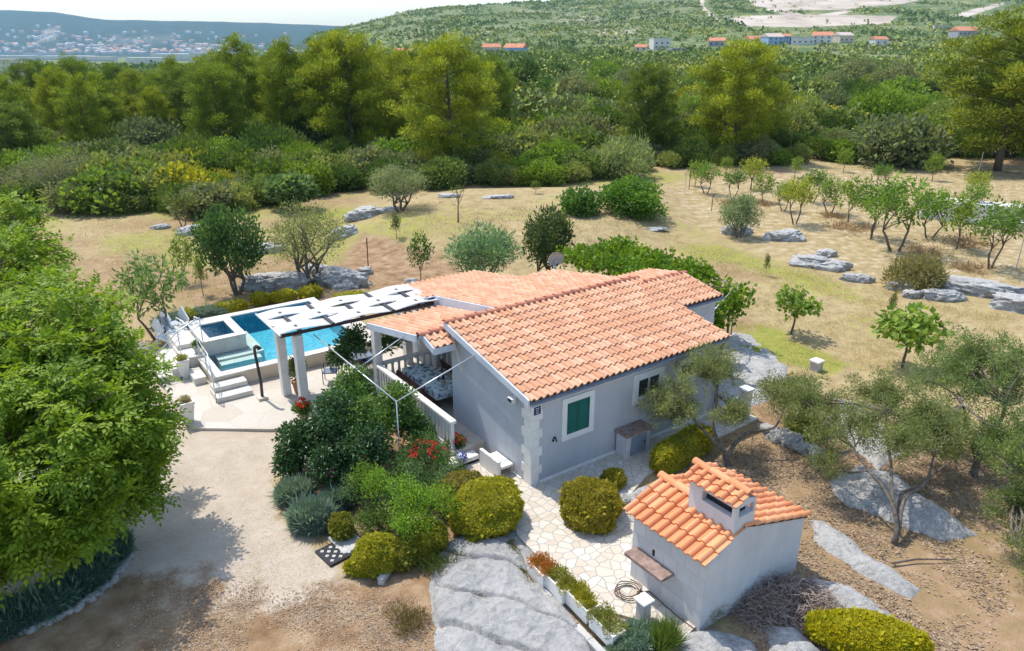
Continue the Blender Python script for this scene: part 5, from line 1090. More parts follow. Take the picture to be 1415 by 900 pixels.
OCOL = (.235, .27, .105)
b1 = (*Z(1003, 640), -.03)
r1 = lambda px, py, z: rel(b1, px, py, z)
olive(31, 'first olive tree, its crown overlapping the house facade, two stems spreading', b1, [[(0, 0, -.1), (0, 0, .3), r1(975, 597, .9), r1(955, 575, 1.3), r1(940, 560, 1.7)], [(0, 0, -.1), (.1, 0, .3), r1(1030, 600, .7), r1(1070, 590, .9), r1(1085, 560, 1.4)], [(0, 0, -.1), (.0, .1, .35), r1(985, 590, 1.1), r1(990, 545, 1.9), r1(985, 520, 2.3)]],
      [(r1(928, 558, 1.75), (.75, .75, .6), 1.3), (r1(985, 510, 2.45), (.95, .8, .55), 1.4), (r1(1015, 570, 1.6), (.6, .6, .4), .7), (r1(1085, 545, 1.5), (.85, .8, .55), 1.2)], 760, .20, 75, OCOL, r0=.09)
b2 = (*Z(1236, 748), -.03); r2 = lambda px, py, z: rel(b2, px, py, z)
olive(32, 'second olive tree with a twisted forked trunk beside the large limestone outcrop', b2, [[(0, 0, -.1), (0, 0, .35), r2(1230, 690, .9), r2(1200, 650, 1.3), r2(1180, 620, 1.6)], [(0, 0, -.1), (.05, 0, .3), r2(1250, 690, .8), r2(1280, 665, 1.1), r2(1290, 630, 1.5)], [(0, 0, -.1), (.0, 0, .4), r2(1232, 680, 1.0), r2(1228, 610, 1.8), r2(1224, 570, 2.3)], [(0, 0, -.1), (.04, .03, .3), r2(1245, 685, .75), r2(1270, 672, .95), r2(1310, 640, 1.5)]],
      [(r2(1120, 560, 1.9), (1.0, .9, .55), 1.2), (r2(1165, 590, 1.9), (.9, .8, .55), 1.1), (r2(1225, 545, 2.4), (1.1, .9, .5), 1.4), (r2(1290, 590, 1.9), (.95, .8, .6), 1.3), (r2(1145, 640, 1.1), (.4, .4, .35), .35), (r2(1240, 600, 2.1), (.8, .8, .4), .8)], 1050, .20, 75, (.22, .26, .095), r0=.085)
b3 = (*Z(1345, 655), -.03); r3 = lambda px, py, z: rel(b3, px, py, z)
olive(33, 'dense third olive tree rising at the right frame edge', b3, [[(0, 0, -.1), (0, 0, .4), r3(1340, 600, 1.1), r3(1330, 560, 1.9)], [(0, 0, -.1), (.1, 0, .4), r3(1380, 590, 1.2), r3(1390, 560, 1.9)]],
      [(r3(1320, 530, 2.0), (1.2, 1.1, .9), 1.3), (r3(1385, 520, 2.3), (1.4, 1.2, .9), 1.5), (r3(1300, 600, 1.2), (.8, .8, .6), .8), (r3(1390, 600, 1.4), (1.0, .9, .7), 1.0), (r3(1340, 490, 2.6), (.9, .9, .6), .8)], 900, .23, 75, (.18, .25, .085), L=.10, W=.026)
b4 = (*Z(1425, 760), -.03); r4 = lambda px, py, z: rel(b4, px, py, z)
olive(34, 'olive tree cut by the frame at the bottom right, above mottled shade', b4, [[(0, 0, -.1), (-.1, 0, .5), r4(1405, 690, 1.3), r4(1395, 650, 1.9)]],
      [(r4(1412, 700, 1.3), (.5, .7, .6), 1), (r4(1410, 640, 2.0), (.7, .8, .5), 1), (r4(1440, 770, .9), (.6, .6, .5), .8)], 300, .2, 70, (.18, .24, .07))
# middle-distance olives
def small_olive(px, pb, pt, wf, label, color=OCOL, L=.16, W=.045):
    loc = at(px, pb); s = scale_for(px, pb, pt, 3.0, loc); global rng; rng = np.random.default_rng(int(px))
    ms = tree_meshes(3, .5, (0, 0, 1.75), (1.35, 1.3, 1.1), 110, .34, 46, L/s, W/s, 5, .09, 'leaf', 'olive_bark', stems=3, up=.4, jit=.5, zmin=-.8)
    return tree('olive_tree', label, 'olive tree', loc, ms, color, None, None, (s*wf, s*wf, s))
small_olive(432, 392, 278, 1.05, 'grey olive tree growing between the boulders behind the pool'); small_olive(552, 292, 222, 1.25, 'grey olive tree at the top of the earth bank', (.232, .279, .139))
small_olive(1020, 328, 268, 1.0, 'small olive tree at the orchard corner with a white boulder', (.202, .279, .139)); small_olive(85, 282, 208, 1.5, 'olive tree with a leaning trunk at the far left of the lawn', (.202, .232, .109))
small_olive(328, 408, 278, .72, 'dark narrow tree beside the pool boulders', (.078, .155, .046), .22, .13)
small_olive(668, 400, 312, 1.15, 'silvery oleander thicket behind the roof', (.186, .310, .155), .24, .05); small_olive(757, 392, 288, .72, 'dark pointed laurel bush behind the satellite dish', (.093, .139, .046), .22, .10)
small_olive(405, 290, 240, 1.3, 'pale broadleaf tree behind the pool olive', (.155, .248, .093), .3, .2)
# the walnut in the left foreground
rng = np.random.default_rng(44)
wb = (*Z(-10, 800), -.05); t = thing('walnut_tree', 'huge bright green walnut tree filling the left foreground', 'walnut tree', wb, 0); m = MB(); fork = np.array([.1, .2, 1.7]); limb(m, (0, 0, -.2), fork, .24, .18, .05, 6, 10)
def rw(px, py, z): return np.array(rel(wb, px, py, z))
lobes = [(rw(60, 470, 4.6), (2.3, 2.1, 1.3), 1.5), (rw(30, 600, 3.6), (2.5, 2.3, 1.3), 1.6), (rw(170, 600, 2.8), (1.1, 1.2, 1.1), 1.0), (rw(90, 700, 2.1), (1.3, 1.2, .9), .9), (rw(0, 360, 5.2), (1.7, 1.7, 1.0), .9), (rw(130, 520, 3.9), (1.5, 1.5, 1.1), 1.0), (rw(-90, 560, 3.8), (2.2, 2.0, 1.6), 1.0), (rw(215, 590, 2.6), (.45, .5, .5), .16), (rw(195, 665, 2.0), (.5, .5, .5), .16), (rw(20, 750, 1.7), (1.2, .9, .6), .5), (rw(-60, 720, 2.0), (1.5, 1.2, 1), .5), (rw(20, 300, 5.0), (1.0, .9, .8), .35), (rw(60, 410, 4.7), (1.1, 1.0, .8), .4)]
cl = []
for c_, r_, w_ in lobes:
    k = int(75*w_); q = pts_ell(k, c_, r_, .33, -.9); cl.append(q)
    pts = limb(m, fork, c_, .13, .05, .08, 7, 8)
    for j in range(int(5+6*w_)): tg = q[rng.integers(k)]; p2 = limb(m, pts[4+j % 3], tg, .035, .010, .12, 6, 5)
cl = np.concatenate(cl); m.build('trunk', MT['bark'], t, smooth=True)
K_ = len(cl); parts = []
# pinnate twigs: each clump throws a few leaf sprays with paired leaflets
sp = 20; ci = np.repeat(np.arange(K_), sp); u = unit(K_*sp); st = cl[ci]+u*(.30*rng.random(K_*sp))[:, None]; ax = nrm(u*.9+np.array([0, 0, -.12])+unit(K_*sp)*.45)
cv = rng.random(K_)[ci]; sw = nrm(np.cross(ax, np.array([0, 0, 1.0])+unit(K_*sp)*.35))
for j in range(4):
    pos = st+ax*(.07+.085*j)-np.array([0, 0, .02*j*j*.35])
    for s_ in ((-1, 1) if j < 3 else (0,)):
        D = nrm(ax*(.55 if s_ else 1)+sw*s_*.9+np.array([0, 0, -.22])+unit(len(ax))*.15); nn_ = np.cross(sw, ax)
        L_ = .125+.045*rng.random(len(ax)); V, q = leaf_geo(pos, D, L_, L_*.5, .10, nn_); parts.append((V, q, np.clip(.45*cv+.3*rng.random(len(ax))+.25*rng.random(len(ax)), 0, 1)))
link('crown', fol_mesh('crown', parts), t, color=WAL)

# ------------------------------------------------------------------ clipped and garden shrubs
def dome(name, label, base, rx, ry, h, color, seed, cat='bush', n=9000, L=.05, W=.03, rz=0, group=None, lump=.25, boxy=0, spiky=False):
    """a clipped bush: solid twiggy mass with a skin of small sprigs"""
    g = np.random.default_rng(seed); V, Fq = ICO[5]; p = V.copy()
    if boxy: p = np.sign(p)*np.abs(p)**(1-boxy)
    lum = 1+lump*fbm(V[:, 0]*2.2+seed, V[:, 1]*2.2, V[:, 2]*2.2, seed, 3)+.07*fbm(V[:, 0]*8+seed, V[:, 1]*9, V[:, 2]*9, seed+3, 2)
    p = p*lum[:, None]; zc = h*.42; P3 = p*np.array([rx, ry, h*.58])+np.array([0, 0, zc]); P3[:, 2] = np.maximum(P3[:, 2], -.05)
    t = thing(name, label, cat, base, rz, group); me = mesh_np('hull', P3*np.array([.965, .965, .965]), Fq, MT['hull'], smooth=True)
    o = link('branch_mass', me, t, color=tuple(c*.8 for c in color)); fi = g.integers(0, len(Fq), n); a, b_, c_ = P3[Fq[fi, 0]], P3[Fq[fi, 1]], P3[Fq[fi, 2]]
    r1_, r2_ = g.random((2, n)); s_ = r1_+r2_ > 1; r1_[s_] = 1-r1_[s_]; r2_[s_] = 1-r2_[s_]; Q = a+(b_-a)*r1_[:, None]+(c_-a)*r2_[:, None]; N_ = np.cross(b_-a, c_-a); N_ /= np.linalg.norm(N_, axis=1)[:, None]+1e-9; N_ *= np.sign((N_*(Q-[0, 0, zc])).sum(1))[:, None]
    ok = Q[:, 2] > 0.0; Q, N_ = Q[ok], N_[ok]; k = len(Q); stray = np.where(g.random(k) < .02, 2.4, 1.0); rv = g.normal(size=(k, 3)); rv /= np.linalg.norm(rv, axis=1)[:, None]
    D = N_*(1.0 if spiky else .7)+rv*(.35 if spiky else .75)+np.array([0, 0, .5 if spiky else .15]); D /= np.linalg.norm(D, axis=1)[:, None]; sc = (.6+.8*g.random(k))*stray
    lo_ = .5+.6*fbm(Q[:, 0]*2.2, Q[:, 1]*2.2, Q[:, 2]*2.2, seed+11, 3); cl_ = .55*(.5+.6*fbm(Q[:, 0]*8, Q[:, 1]*8, Q[:, 2]*8, seed+9, 3))+.45*lo_; l_keep = g.random(k) < .25+1.5*np.clip(cl_, 0, 1); s3 = np.cross(D, rv+.01); s3 /= np.linalg.norm(s3, axis=1)[:, None]; l_ = (L*sc)[:, None]; w_ = (W*sc)[:, None]; Q = Q-N_*(L*.25); l_ = l_*l_keep[:, None]; w_ = w_*l_keep[:, None]
    Vv = np.stack([Q, Q+D*l_*.5+s3*w_*.5, Q+D*l_, Q+D*l_*.5-s3*w_*.5], 1).reshape(-1, 3)
    link('foliage', mesh_np('foliage', Vv, np.arange(4*k).reshape(k, 4), MT['leaf'], np.clip(.75*cl_+.35*g.random(k)-.05, 0, 1)), t, color=color); return t
def D_(px, py): return (*Z(px, py), -.03)
dome('clipped_bush', 'largest clipped yellow green dome bush, left of the white bench panel', D_(672, 722), .98, .86, 1.12, BOX, 1, n=26000, rz=.4)
dome('clipped_bush', 'brownish clipped bush behind the largest dome', D_(640, 700), .74, .66, 1.0, (.248, .217, .039), 2, n=9000)
dome('clipped_bush', 'low wedge of clipped bush in front of the largest dome', D_(658, 752), .34, .2, .22, BOX, 3, n=3500, rz=-.5)
dome('clipped_bush', 'clipped round dome bush alone on the stone paving', D_(816, 716), .80, .76, 1.02, (.310, .271, .025), 4, n=22000)
dome('clipped_bush', 'small bush tucked behind the dome on the paving', D_(846, 672), .38, .3, .55, (.326, .295, .028), 5, n=5000)
dome('clipped_hedge', 'long box shaped clipped hedge beside the facade path', D_(942, 632), 1.25, .38, .72, BOX, 6, 'hedge', 20000, boxy=.45, lump=.08, rz=.12)
dome('clipped_hedge', 'clipped hedge under the first olive, beyond the edging stones', D_(1120, 590), .9, .6, .6, (.248, .279, .031), 7, 'hedge', 9000, boxy=.3)
dome('clipped_bush', 'broad yellow clipped bush at the bottom right corner', D_(1195, 890), 1.15, .55, .62, (.419, .395, .012), 8, n=22000, rz=-.85, lump=.14)
dome('clipped_bush', 'clipped yellow green bush at the near corner of the planting bed', D_(520, 782), .52, .48, .82, BOX, 9, n=10000)
dome('clipped_bush', 'small sloping clipped bush by the stone kerb', D_(498, 790), .36, .22, .34, BOX, 10, n=4000, rz=-.8)
dome('clipped_bush', 'clipped bush under the loose lime shrub', D_(590, 760), .55, .42, .75, (.310, .295, .023), 11, n=9000)
dome('clipped_bush', 'shaded clipped bush between lavender and the near corner bush', D_(472, 738), .3, .35, .62, BOXD, 12, n=5000)
dome('clipped_bush', 'middle clipped bush between near corner bush and lime shrub', D_(556, 778), .4, .35, .62, BOXD, 13, n=6000)
for i, (px, py, lab) in enumerate([(360, 415, 'fourth clipped cushion from the left behind the pool coping'), (392, 411, 'fifth clipped cushion, before the big grey boulder'), (429, 406, 'sixth clipped cushion, near the far pool corner'), (480, 415, 'bright clipped cushion beside the shade sails, rightmost of the row'), (315, 428, 'third clipped cushion, longest and left of the pool corner'), (262, 440, 'first clipped cushion, by the covered loungers')]):
    dome('clipped_bush', lab, (*Z(px, py+3), -.05), [.42, .6, .55, .8, .9, .5][i], .38, .5, (.403, .388, .019), 30+i, n=2600, L=.07, W=.045, boxy=.25, group='clipped cushions behind the pool', rz=R(5))
for i, (px, py, rx, lab) in enumerate([(287, 436, .75, 'grey green lavender clump right of the first clipped cushion'), (238, 446, .8, 'grey lavender clump behind the loungers, leftmost')]):
    dome('lavender_bush', lab, (*Z(px, py+3), -.05), rx, .42, .5, GB, 40+i, n=3000, L=.14, W=.02, spiky=True)
# grey-blue lavender mounds
dome('lavender_bush', 'grey blue lavender mound at the left edge of the bed, rear one', D_(408, 688), .46, .42, .5, (.232, .326, .279), 50, n=14000, L=.11, W=.012, spiky=True, lump=.06)
dome('lavender_bush', 'grey blue lavender mound at the left edge of the bed, nearest one', D_(432, 724), .52, .55, .62, (.202, .295, .264), 51, n=18000, L=.12, W=.012, spiky=True, lump=.06, rz=.5)
dome('lavender_bush', 'lavender partly hidden behind the nearest mound', D_(466, 700), .4, .35, .5, (.155, .248, .217), 52, n=8000, L=.11, W=.012, spiky=True)
dome('lavender_bush', 'dense grey green santolina at the bottom centre by the white post', D_(872, 895), .52, .42, .42, (.217, .326, .264), 53, n=15000, L=.07, W=.016, spiky=True)
arc = [Z(*p) for p in [(-60, 880), (10, 862), (70, 835), (120, 800), (148, 765)]]
for i, (x, y) in enumerate(arc):
    dome('lavender_hedge', 'blue grey lavender hedge section curving under the walnut, '+['leftmost', 'second from left', 'middle', 'fourth', 'rightmost'][i], (x, y, -.05), .62, .5, .46, (.132, .232, .194), 60+i, 'hedge', 11000, .13, .014, rz=i*.25, group='lavender hedge round the walnut', spiky=True)
for i in range(16):
    q = i/15*3.99; k = int(q); x = arc[k][0]+(arc[k+1][0]-arc[k][0])*(q-k)+.42; y = arc[k][1]+(arc[k+1][1]-arc[k][1])*(q-k)-.42
    o = link('kerb_stone', rock_mesh(.17, .12, .10, i % 4+200, 2)); o.location = (x, y, -.03); o.rotation_euler = (0, 0, i*.1); tag(o, 'small rough stone edging the lavender hedge', 'stone', 'stones edging the lavender hedge')
# leafy shrubs of the bed
def shrub(name, label, base, lobes, ncl, rad, per, L, W, color, mat='leaf', seed=1, flowers=None, cat='shrub', stems=5, **kw):
    global rng; rng = np.random.default_rng(seed); t = thing(name, label, cat, base, 0); m = MB(); cl = []; tot = sum(w for *_, w in lobes)
    for c_, r_, w_ in lobes:
        k = max(3, int(ncl*w_/tot)); q = pts_ell(k, c_, r_, .35, -.8); cl.append(q)
        for j in range(stems): limb(m, (rng.normal()*.06, rng.normal()*.06, -.1), q[rng.integers(k)], .028, .008, .08, 6, 5)
    cl = np.concatenate(cl); m.build('trunk', MT['bark'], t, smooth=True); link('crown', fol_mesh('crown', crown(cl, rad, per, L, W, **kw), mat), t, color=color)
    if flowers:
        fm, nf, fs, (fc, fr) = flowers; q = pts_ell(nf, fc, fr, .25, -.2); V = crown(q, fs, 12, fs*1.3, fs*1.0, up=.5, jit=.8, shell=.3); link('flowers', mesh_np('flowers', V[0], V[1], MT[fm], V[2]), t)
    return t
base = D_(462, 655); rs = lambda px, py, z, b_=base: tuple(rel(b_, px, py, z))
shrub('laurel_shrub', 'big dark glossy leaved shrub at the left of the planting bed', base, [(rs(420, 610, .9), (.65, .65, .7), 1.2), (rs(470, 585, 1.5), (.8, .75, .85), 1.7), (rs(505, 620, 1.2), (.6, .55, .6), 1.0), (rs(400, 640, .5), (.35, .4, .45), .5), (rs(460, 640, .8), (.6, .5, .6), .9)], 320, .22, 56, .11, .06, (.05, .115, .035), 'gloss_leaf', 71, up=.1, droop=.3, jit=.6, flowers=('flower_pink', 5, .06, (rs(455, 648, .8), (.25, .25, .2))))
base = D_(520, 620); 
shrub('laurel_shrub', 'tall leafy shrub with pale yellow shoots below the tube frame', base, [(rs(490, 540, 1.9, base), (.6, .55, .6), 1.1), (rs(510, 580, 1.5, base), (.75, .7, .7), 1.3), (rs(545, 560, 1.6, base), (.6, .6, .6), 1.0), (rs(470, 560, 1.5, base), (.5, .5, .5), .7)], 240, .22, 52, .105, .056, (0.132, 0.240, 0.043), 'gloss_leaf', 72, up=.2, droop=.25, jit=.6)
base = D_(585, 600)
shrub('laurel_shrub', 'dark green shrub growing against the balustrade', base, [(rs(562, 585, .8, base), (.45, .5, .5), 1.0), (rs(550, 565, 1.2, base), (.35, .45, .4), .7), (rs(585, 590, .6, base), (.3, .4, .35), .5)], 110, .2, 42, .10, .05, (0.085, 0.194, 0.046), 'gloss_leaf', 73, up=.2, droop=.2, jit=.6)
base = D_(596, 655)
shrub('rose_bush', 'rose bush with clusters of red flowers by the terrace steps', base, [(rs(585, 620, .75, base), (.55, .55, .45), 1.0), (rs(560, 640, .6, base), (.5, .5, .4), .8), (rs(610, 640, .5, base), (.35, .4, .35), .6)], 110, .18, 34, .065, .038, (0.132, 0.256, 0.078), 'leaf', 74, flowers=('flower_red', 30, .035, (rs(588, 622, 1.0, base), (.55, .5, .18))), up=.3, jit=.7)
base = D_(545, 700)
shrub('leafy_shrub', 'thin leaved bluish green shrub in the middle of the bed', base, [(rs(560, 660, .7, base), (.6, .55, .5), 1.2), (rs(525, 685, .6, base), (.5, .45, .4), .9), (rs(605, 672, .6, base), (.42, .4, .4), .8), (rs(490, 670, .6, base), (.4, .4, .4), .7), (rs(625, 650, .5, base), (.3, .3, .3), .5)], 170, .2, 38, .06, .028, (0.155, 0.264, 0.101), 'leaf', 75, up=.4, jit=.7)
base = D_(570, 765)
shrub('leafy_shrub', 'loose lime green shrub leaning over the bedrock slab', base, [(rs(560, 690, 1.2, base), (.5, .45, .5), 1.0), (rs(520, 670, 1.1, base), (.4, .35, .4), .7), (rs(605, 695, 1.0, base), (.5, .4, .45), .9), (rs(570, 725, .8, base), (.5, .4, .4), .9)], 150, .19, 40, .062, .034, (0.209, 0.364, 0.034), 'leaf', 76, up=.4, jit=.7)
base = D_(490, 690)
shrub('leafy_shrub', 'dark green filler shrub between the laurel and the largest dome', D_(575, 690), [((0, 0, .5), (.6, .5, .42), 1), ((.5, -.2, .35), (.35, .4, .3), .5)], 90, .19, 40, .07, .036, (.09, .17, .05), 'leaf', 80, up=.35, jit=.7)
shrub('leafy_shrub', 'low bushy shrub filling the bed behind the near corner bush', D_(540, 735), [((0, 0, .45), (.55, .5, .4), 1), ((-.5, .3, .35), (.4, .4, .3), .6)], 90, .18, 38, .06, .032, (.13, .22, .05), 'leaf', 79, up=.4, jit=.7)
shrub('leafy_shrub', 'fine leaved green shrub over the shaded corner bush', base, [(rs(505, 660, .9, base), (.35, .35, .4), 1)], 36, .17, 36, .06, .03, (0.171, 0.295, 0.046), 'leaf', 77, up=.4, jit=.7)
base = (*Z(505, 500), 0)
shrub('climbing_fig', 'dark leaved climber beside the terrace column', base, [(rs(490, 475, 1.5, base), (.6, .5, .5), 1), (rs(470, 490, 1.1, base), (.4, .4, .4), .6), (rs(540, 470, 1.6, base), (.5, .3, .4), .6)], 80, .2, 34, .13, .08, (0.078, 0.171, 0.046), 'gloss_leaf', 78, up=.1, droop=.2, jit=.6)
for q, (px, py, r_, n_, lab, c_) in enumerate([(560, 860, .42, 26, 'half dry weed tuft on the earth beside the bedrock', (.20, .16, .06)), (600, 790, .35, 22, 'green weed tuft growing at the bedrock edge', (.10, .14, .03)), (625, 780, .25, 14, 'trailing weeds on the bedrock shade', (.09, .12, .04)), (978, 850, .3, 18, 'pale weeds at the foot of the brush pile', (.22, .21, .07))]):
    shrub('weed_tuft', lab, (*Z(px, py), -.02), [((0, 0, .12), (r_, r_, .16), 1)], n_, .13, 60, .12, .012, c_, 'leaf', 90+q, cat='weeds', stems=0+1, up=.7, jit=.7)
x, y = Z(915, 892); shrub('grass_tuft', 'long bright green grass tuft at the bottom centre', (x, y, 0), [((0, 0, .05), (.28, .25, .08), 1)], 14, .12, 130, .42, .012, (.16, .24, .05), 'leaf', 95, cat='grass', stems=1, up=1.2, out=.8, jit=.35)
# crack plants on the bedrock
for q, (L_, lab) in enumerate([([(706, 755), (714, 778), (724, 800), (738, 815)], 'green and orange stonecrop growing in the crack beside the pale shelf'), ([(664, 822), (672, 845), (682, 868), (694, 895)], 'stonecrop strip in the long crack across the bedrock slab')]):
    pts = np.array([[*Z(*p), .06] for p in L_]); n_ = 46; tt = np.linspace(0, len(pts)-1.001, n_); cc = np.array([pts[int(a)]*(1-a % 1)+pts[int(a)+1]*(a % 1) for a in tt])+rng.normal(size=(n_, 3))*[.05, .05, .02]
    o = link('stonecrop', fol_mesh('stonecrop', crown(cc, .09, 60, .05, .018, up=.6, jit=.8), 'leaf'), color=(.17, .17, .04) if q == 0 else (.20, .15, .05)); tag(o, lab, 'plant')
# planter boxes with succulents
PBX = [((741, 792), .62, (.465, .217, .046), 'rear white planter box of orange and green succulents', 1), ((766, 812), .72, (.310, .310, .046), 'second white planter box, fullest of yellow orange succulents', 2), ((798, 838), .72, (.372, .357, .031), 'third white planter box with a yellow cushion plant', 3), ((832, 872), .75, (.279, .295, .078), 'nearest white planter box of straggling green succulents', 4)]
for (px, py), L_, c_, lab, k in PBX:
    x, y = Z(px, py, .3); x -= .13*sin(ang); y += .13*cos(ang); t = thing('planter_box', lab, 'planter', (x, y, .12), ang); w_ = .17
    MB().box(-L_/2, L_/2, -w_, -w_+.03, 0, .34).box(-L_/2, L_/2, w_-.03, w_, 0, .34).box(-L_/2, -L_/2+.03, -w_+.03, w_-.03, 0, .34).box(L_/2-.03, L_/2, -w_+.03, w_-.03, 0, .34).box(-L_/2+.03, L_/2-.03, -w_+.03, w_-.03, 0, .3).build('box', MT['white_stone'], t)
    rng = np.random.default_rng(300+k); s = thing('succulents', ['orange tipped', 'yellow orange', 'yellow cushion', 'straggling green'][k-1]+' succulents overflowing the '+['rear', 'second', 'third', 'nearest'][k-1]+' white planter box', 'plant', (x, y, .44), ang)
    cc = np.c_[rng.uniform(-L_/2, L_/2, 60), rng.uniform(-.14, .24, 60), rng.uniform(-.04, .07, 60)]; V = crown(cc, .09, 55, .055, .02, up=.6, jit=.8); link('foliage', fol_mesh('foliage', V, 'leaf'), s, color=c_)
    pass
# brush pile
rng = np.random.default_rng(61); x, y = Z(1085, 835); m = MB()
for k in range(1500):
    a_ = rng.random()*6.28; r_ = rng.random()**.6; p = np.array([r_*cos(a_)*1.25, r_*sin(a_)*.85, max(.0, .55*(1-r_**2))*rng.random()]); d = unit(1)[0]*[1, 1, .35]; L_ = .15+.35*rng.random(); q = p+d*L_; mid = (p+q)/2+unit(1)[0]*.05; m.tube([p, mid, q], [.009, .007, .003], 3, cap=False)
o = m.build('brush_pile', MT['twig'], None, (x, y, -.02)); tag(o, 'heap of dry cut branches against the barbecue house wall', 'brush pile'); o.rotation_euler = (0, 0, -.5)
cc = np.c_[rng.normal(size=(60, 2))*[.6, .5], np.full(60, .03)]; 
x, y = Z(1010, 820); shrub('weed_tuft', 'dark green weeds at the wall foot beside the brush pile', (x, y, 0), [((0, 0, .1), (.5, .25, .15), 1)], 30, .12, 60, .10, .012, (.07, .10, .03), 'leaf', 97, cat='weeds', stems=1, up=.7)
# fallen branches
for px, py, L_, a_, lab in [(1232, 780, 1.6, -.5, 'long fallen branch right of the twisted olive'), (1195, 905, 1.4, -.7, 'old plank like branch above the yellow bush')]:
    x, y = Z(px, py); m = MB(); m.tube([(0, 0, .03), (.4*L_, .05, .05), (L_, -.05, .03)], [.03, .025, .012], 6); o = m.build('fallen_branch', MT['bark'], None, (x, y, 0)); o.rotation_euler = (0, 0, a_); tag(o, lab, 'branch')
# vine over a light pergola behind the house
t = thing('vine_frame', 'pale metal frame carrying the grapevine behind the house', 'frame', (0, 0, 0)); vz = 2.35
gx, gy = 13.2, 3.9
for a_, b_ in ((gx, gy), (gx, 10.6), (9.4, 10.9)): MB().tube([(a_, b_, -.1), (a_, b_, vz)], .03, 8).build('post', MT['pale_metal'], t, smooth=True)
for p, q in [((9.6, 2.2, vz), (gx, gy, vz)), ((gx, gy, vz), (gx, 10.6, vz)), ((9.0, 10.9, vz), (gx, 10.6, vz)), ((10.0, 5, vz), (gx, 5.6, vz)), ((10.2, 7.6, vz), (gx, 7.6, vz))]: MB().tube([p, q], .022, 8).build('rail', MT['pale_metal'], t, smooth=True)
rng = np.random.default_rng(62); n_ = 300; cc = np.c_[rng.uniform(9.4, 13.3, n_), rng.uniform(4.6, 11.0, n_), vz+.05+.22*rng.random(n_)]; up_ = rng.random(n_) < .15; cc[up_, 2] += .35
hang = np.array([[12.2+.9*rng.random(), 3.2+1.3*rng.random(), vz-1.3*rng.random()**1.5] for _ in range(34)]+[[10.4+.5*rng.random(), 2.7+.5*rng.random(), vz-1.2*rng.random()] for _ in range(30)]); cc = np.concatenate([cc, hang])
v = thing('grapevine', 'bright green grapevine spread over the frame behind the tiled roof', 'vine', (0, 0, 0)); link('crown', fol_mesh('crown', crown(cc, .3, 26, .17, .15, up=.2, jit=.8)), v, color=(.15, .26, .02))
m = MB()
for k in range(9): limb(m, (gx-.1+.1*rng.normal(), gy+.8*k, vz), (10.2, gy+.7*k+1, vz+.1), .025, .012, .05, 6, 5)
limb(m, (gx-.1, gy+.1, -.1), (gx-.05, gy+.1, vz), .05, .03, .03); m.build('trunk', MT['bark'], v, smooth=True)

# white terrace wall with lattice at the far right
A_, B_ = Vector(at(1268, 300)), Vector(at(1425, 318)); d = B_-A_; L = d.length; an_ = math.atan2(d.y, d.x); t = thing('lattice_wall', 'white terrace wall with diamond lattice at the right frame edge', 'wall', (A_.x, A_.y, min(A_.z, B_.z)-.1), an_)
MB().box(0, L, 0, .25, 0, .5).build('base_wall', MT['white_stone'], t); m = MB()
nx = int(L/.45)
for i in range(nx+3):
    m.bar((max(0, i*.45-.9), -.02, .5 if i*.45 >= .9 else .5+(.9-i*.45)), (min(i*.45, L), -.02, 1.4 if i*.45 <= L else 1.4-(i*.45-L)), .05, .03); m.bar((min(L, i*.45), -.06, .5 if i*.45 <= L else .5+(i*.45-L)), (max(0, i*.45-.9), -.06, 1.4 if i*.45 >= .9 else .5+i*.45), .05, .03)
m.build('lattice', MT['white_paint'], t); MB().box(0, L, -.1, .1, 1.4, 1.48).build('rail', MT['white_paint'], t)
MB().prism([(0, 1.5), (L, 1.5), (L, 3.6), (0, 3.6)], 0, 1.1).build('terrace_deck', MT['coping'], t)

# ------------------------------------------------------------------ pots, chairs, loungers
def tall_planter(label, base, s=1.0, plant=(.15, .15, .04), pl='dry trailing plant in the tall white planter'):
    t = thing('tall_planter', label, 'planter', base); MB().lathe([(.13*s, 0), (.2*s, .62*s), (.225*s, .66*s), (.225*s, .72*s), (.18*s, .72*s), (.18*s, .66*s)], (0, 0, 0), 4, sq=True).build('pot', MT['white_stone'], t)
    p = thing('potted_plant', pl, 'plant', (base[0], base[1], base[2]+.68*s)); cc = pts_ell(14, (0, 0, .04), (.16*s, .16*s, .08)); link('foliage', fol_mesh('foliage', crown(cc, .09, 40, .12, .02, up=.2, jit=.7)), p, color=plant)
rng = np.random.default_rng(63)
tall_planter('tall white square planter with a grey drooping plant at the patio corner', (*Z(261, 584), .02), 1.05, (0.403, 0.372, 0.248), 'grey drooping dry plant in the corner planter'); tall_planter('tall white square planter at the foot of the side stairs', (*Z(255, 522), .02), 1.0, (0.310, 0.310, 0.078), 'low dry plant in the planter by the side stairs')
tall_planter('smaller white planter standing on the pool ledge below the hot tub', (*Z(273, 490, .55), .55), .55, (0.124, 0.217, 0.046), 'green leafy plant in the small ledge planter')
def round_pot(label, base, r, h, plantlabel, lobes, color, fl=None, L=.1, W=.04):
    t = thing('clay_pot', label, 'pot', base); MB().lathe([(r*.7, 0), (r*.95, h*.85), (r*1.08, h*.86), (r*1.08, h), (r*.9, h), (r*.9, h*.9)], (0, 0, 0), 20).build('pot', MT['terracotta_pot'], t, smooth=False)
    shrub('potted_shrub', plantlabel, (base[0], base[1], base[2]+h*.85), lobes, 26, .12, 40, L, W, color, 'leaf', int(base[0]*100) % 97+5, flowers=fl, stems=3, up=.6, jit=.5)
round_pot('clay pot between the two pergola columns', (*Z(414, 542), .02), .23, .42, 'tall flowering shrub in the clay pot under the pergola', [((0, 0, .45), (.26, .26, .45), 1)], (0.186, 0.232, 0.062), ('flower_pink', 8, .03, ((0, 0, .95), (.25, .25, .25))))
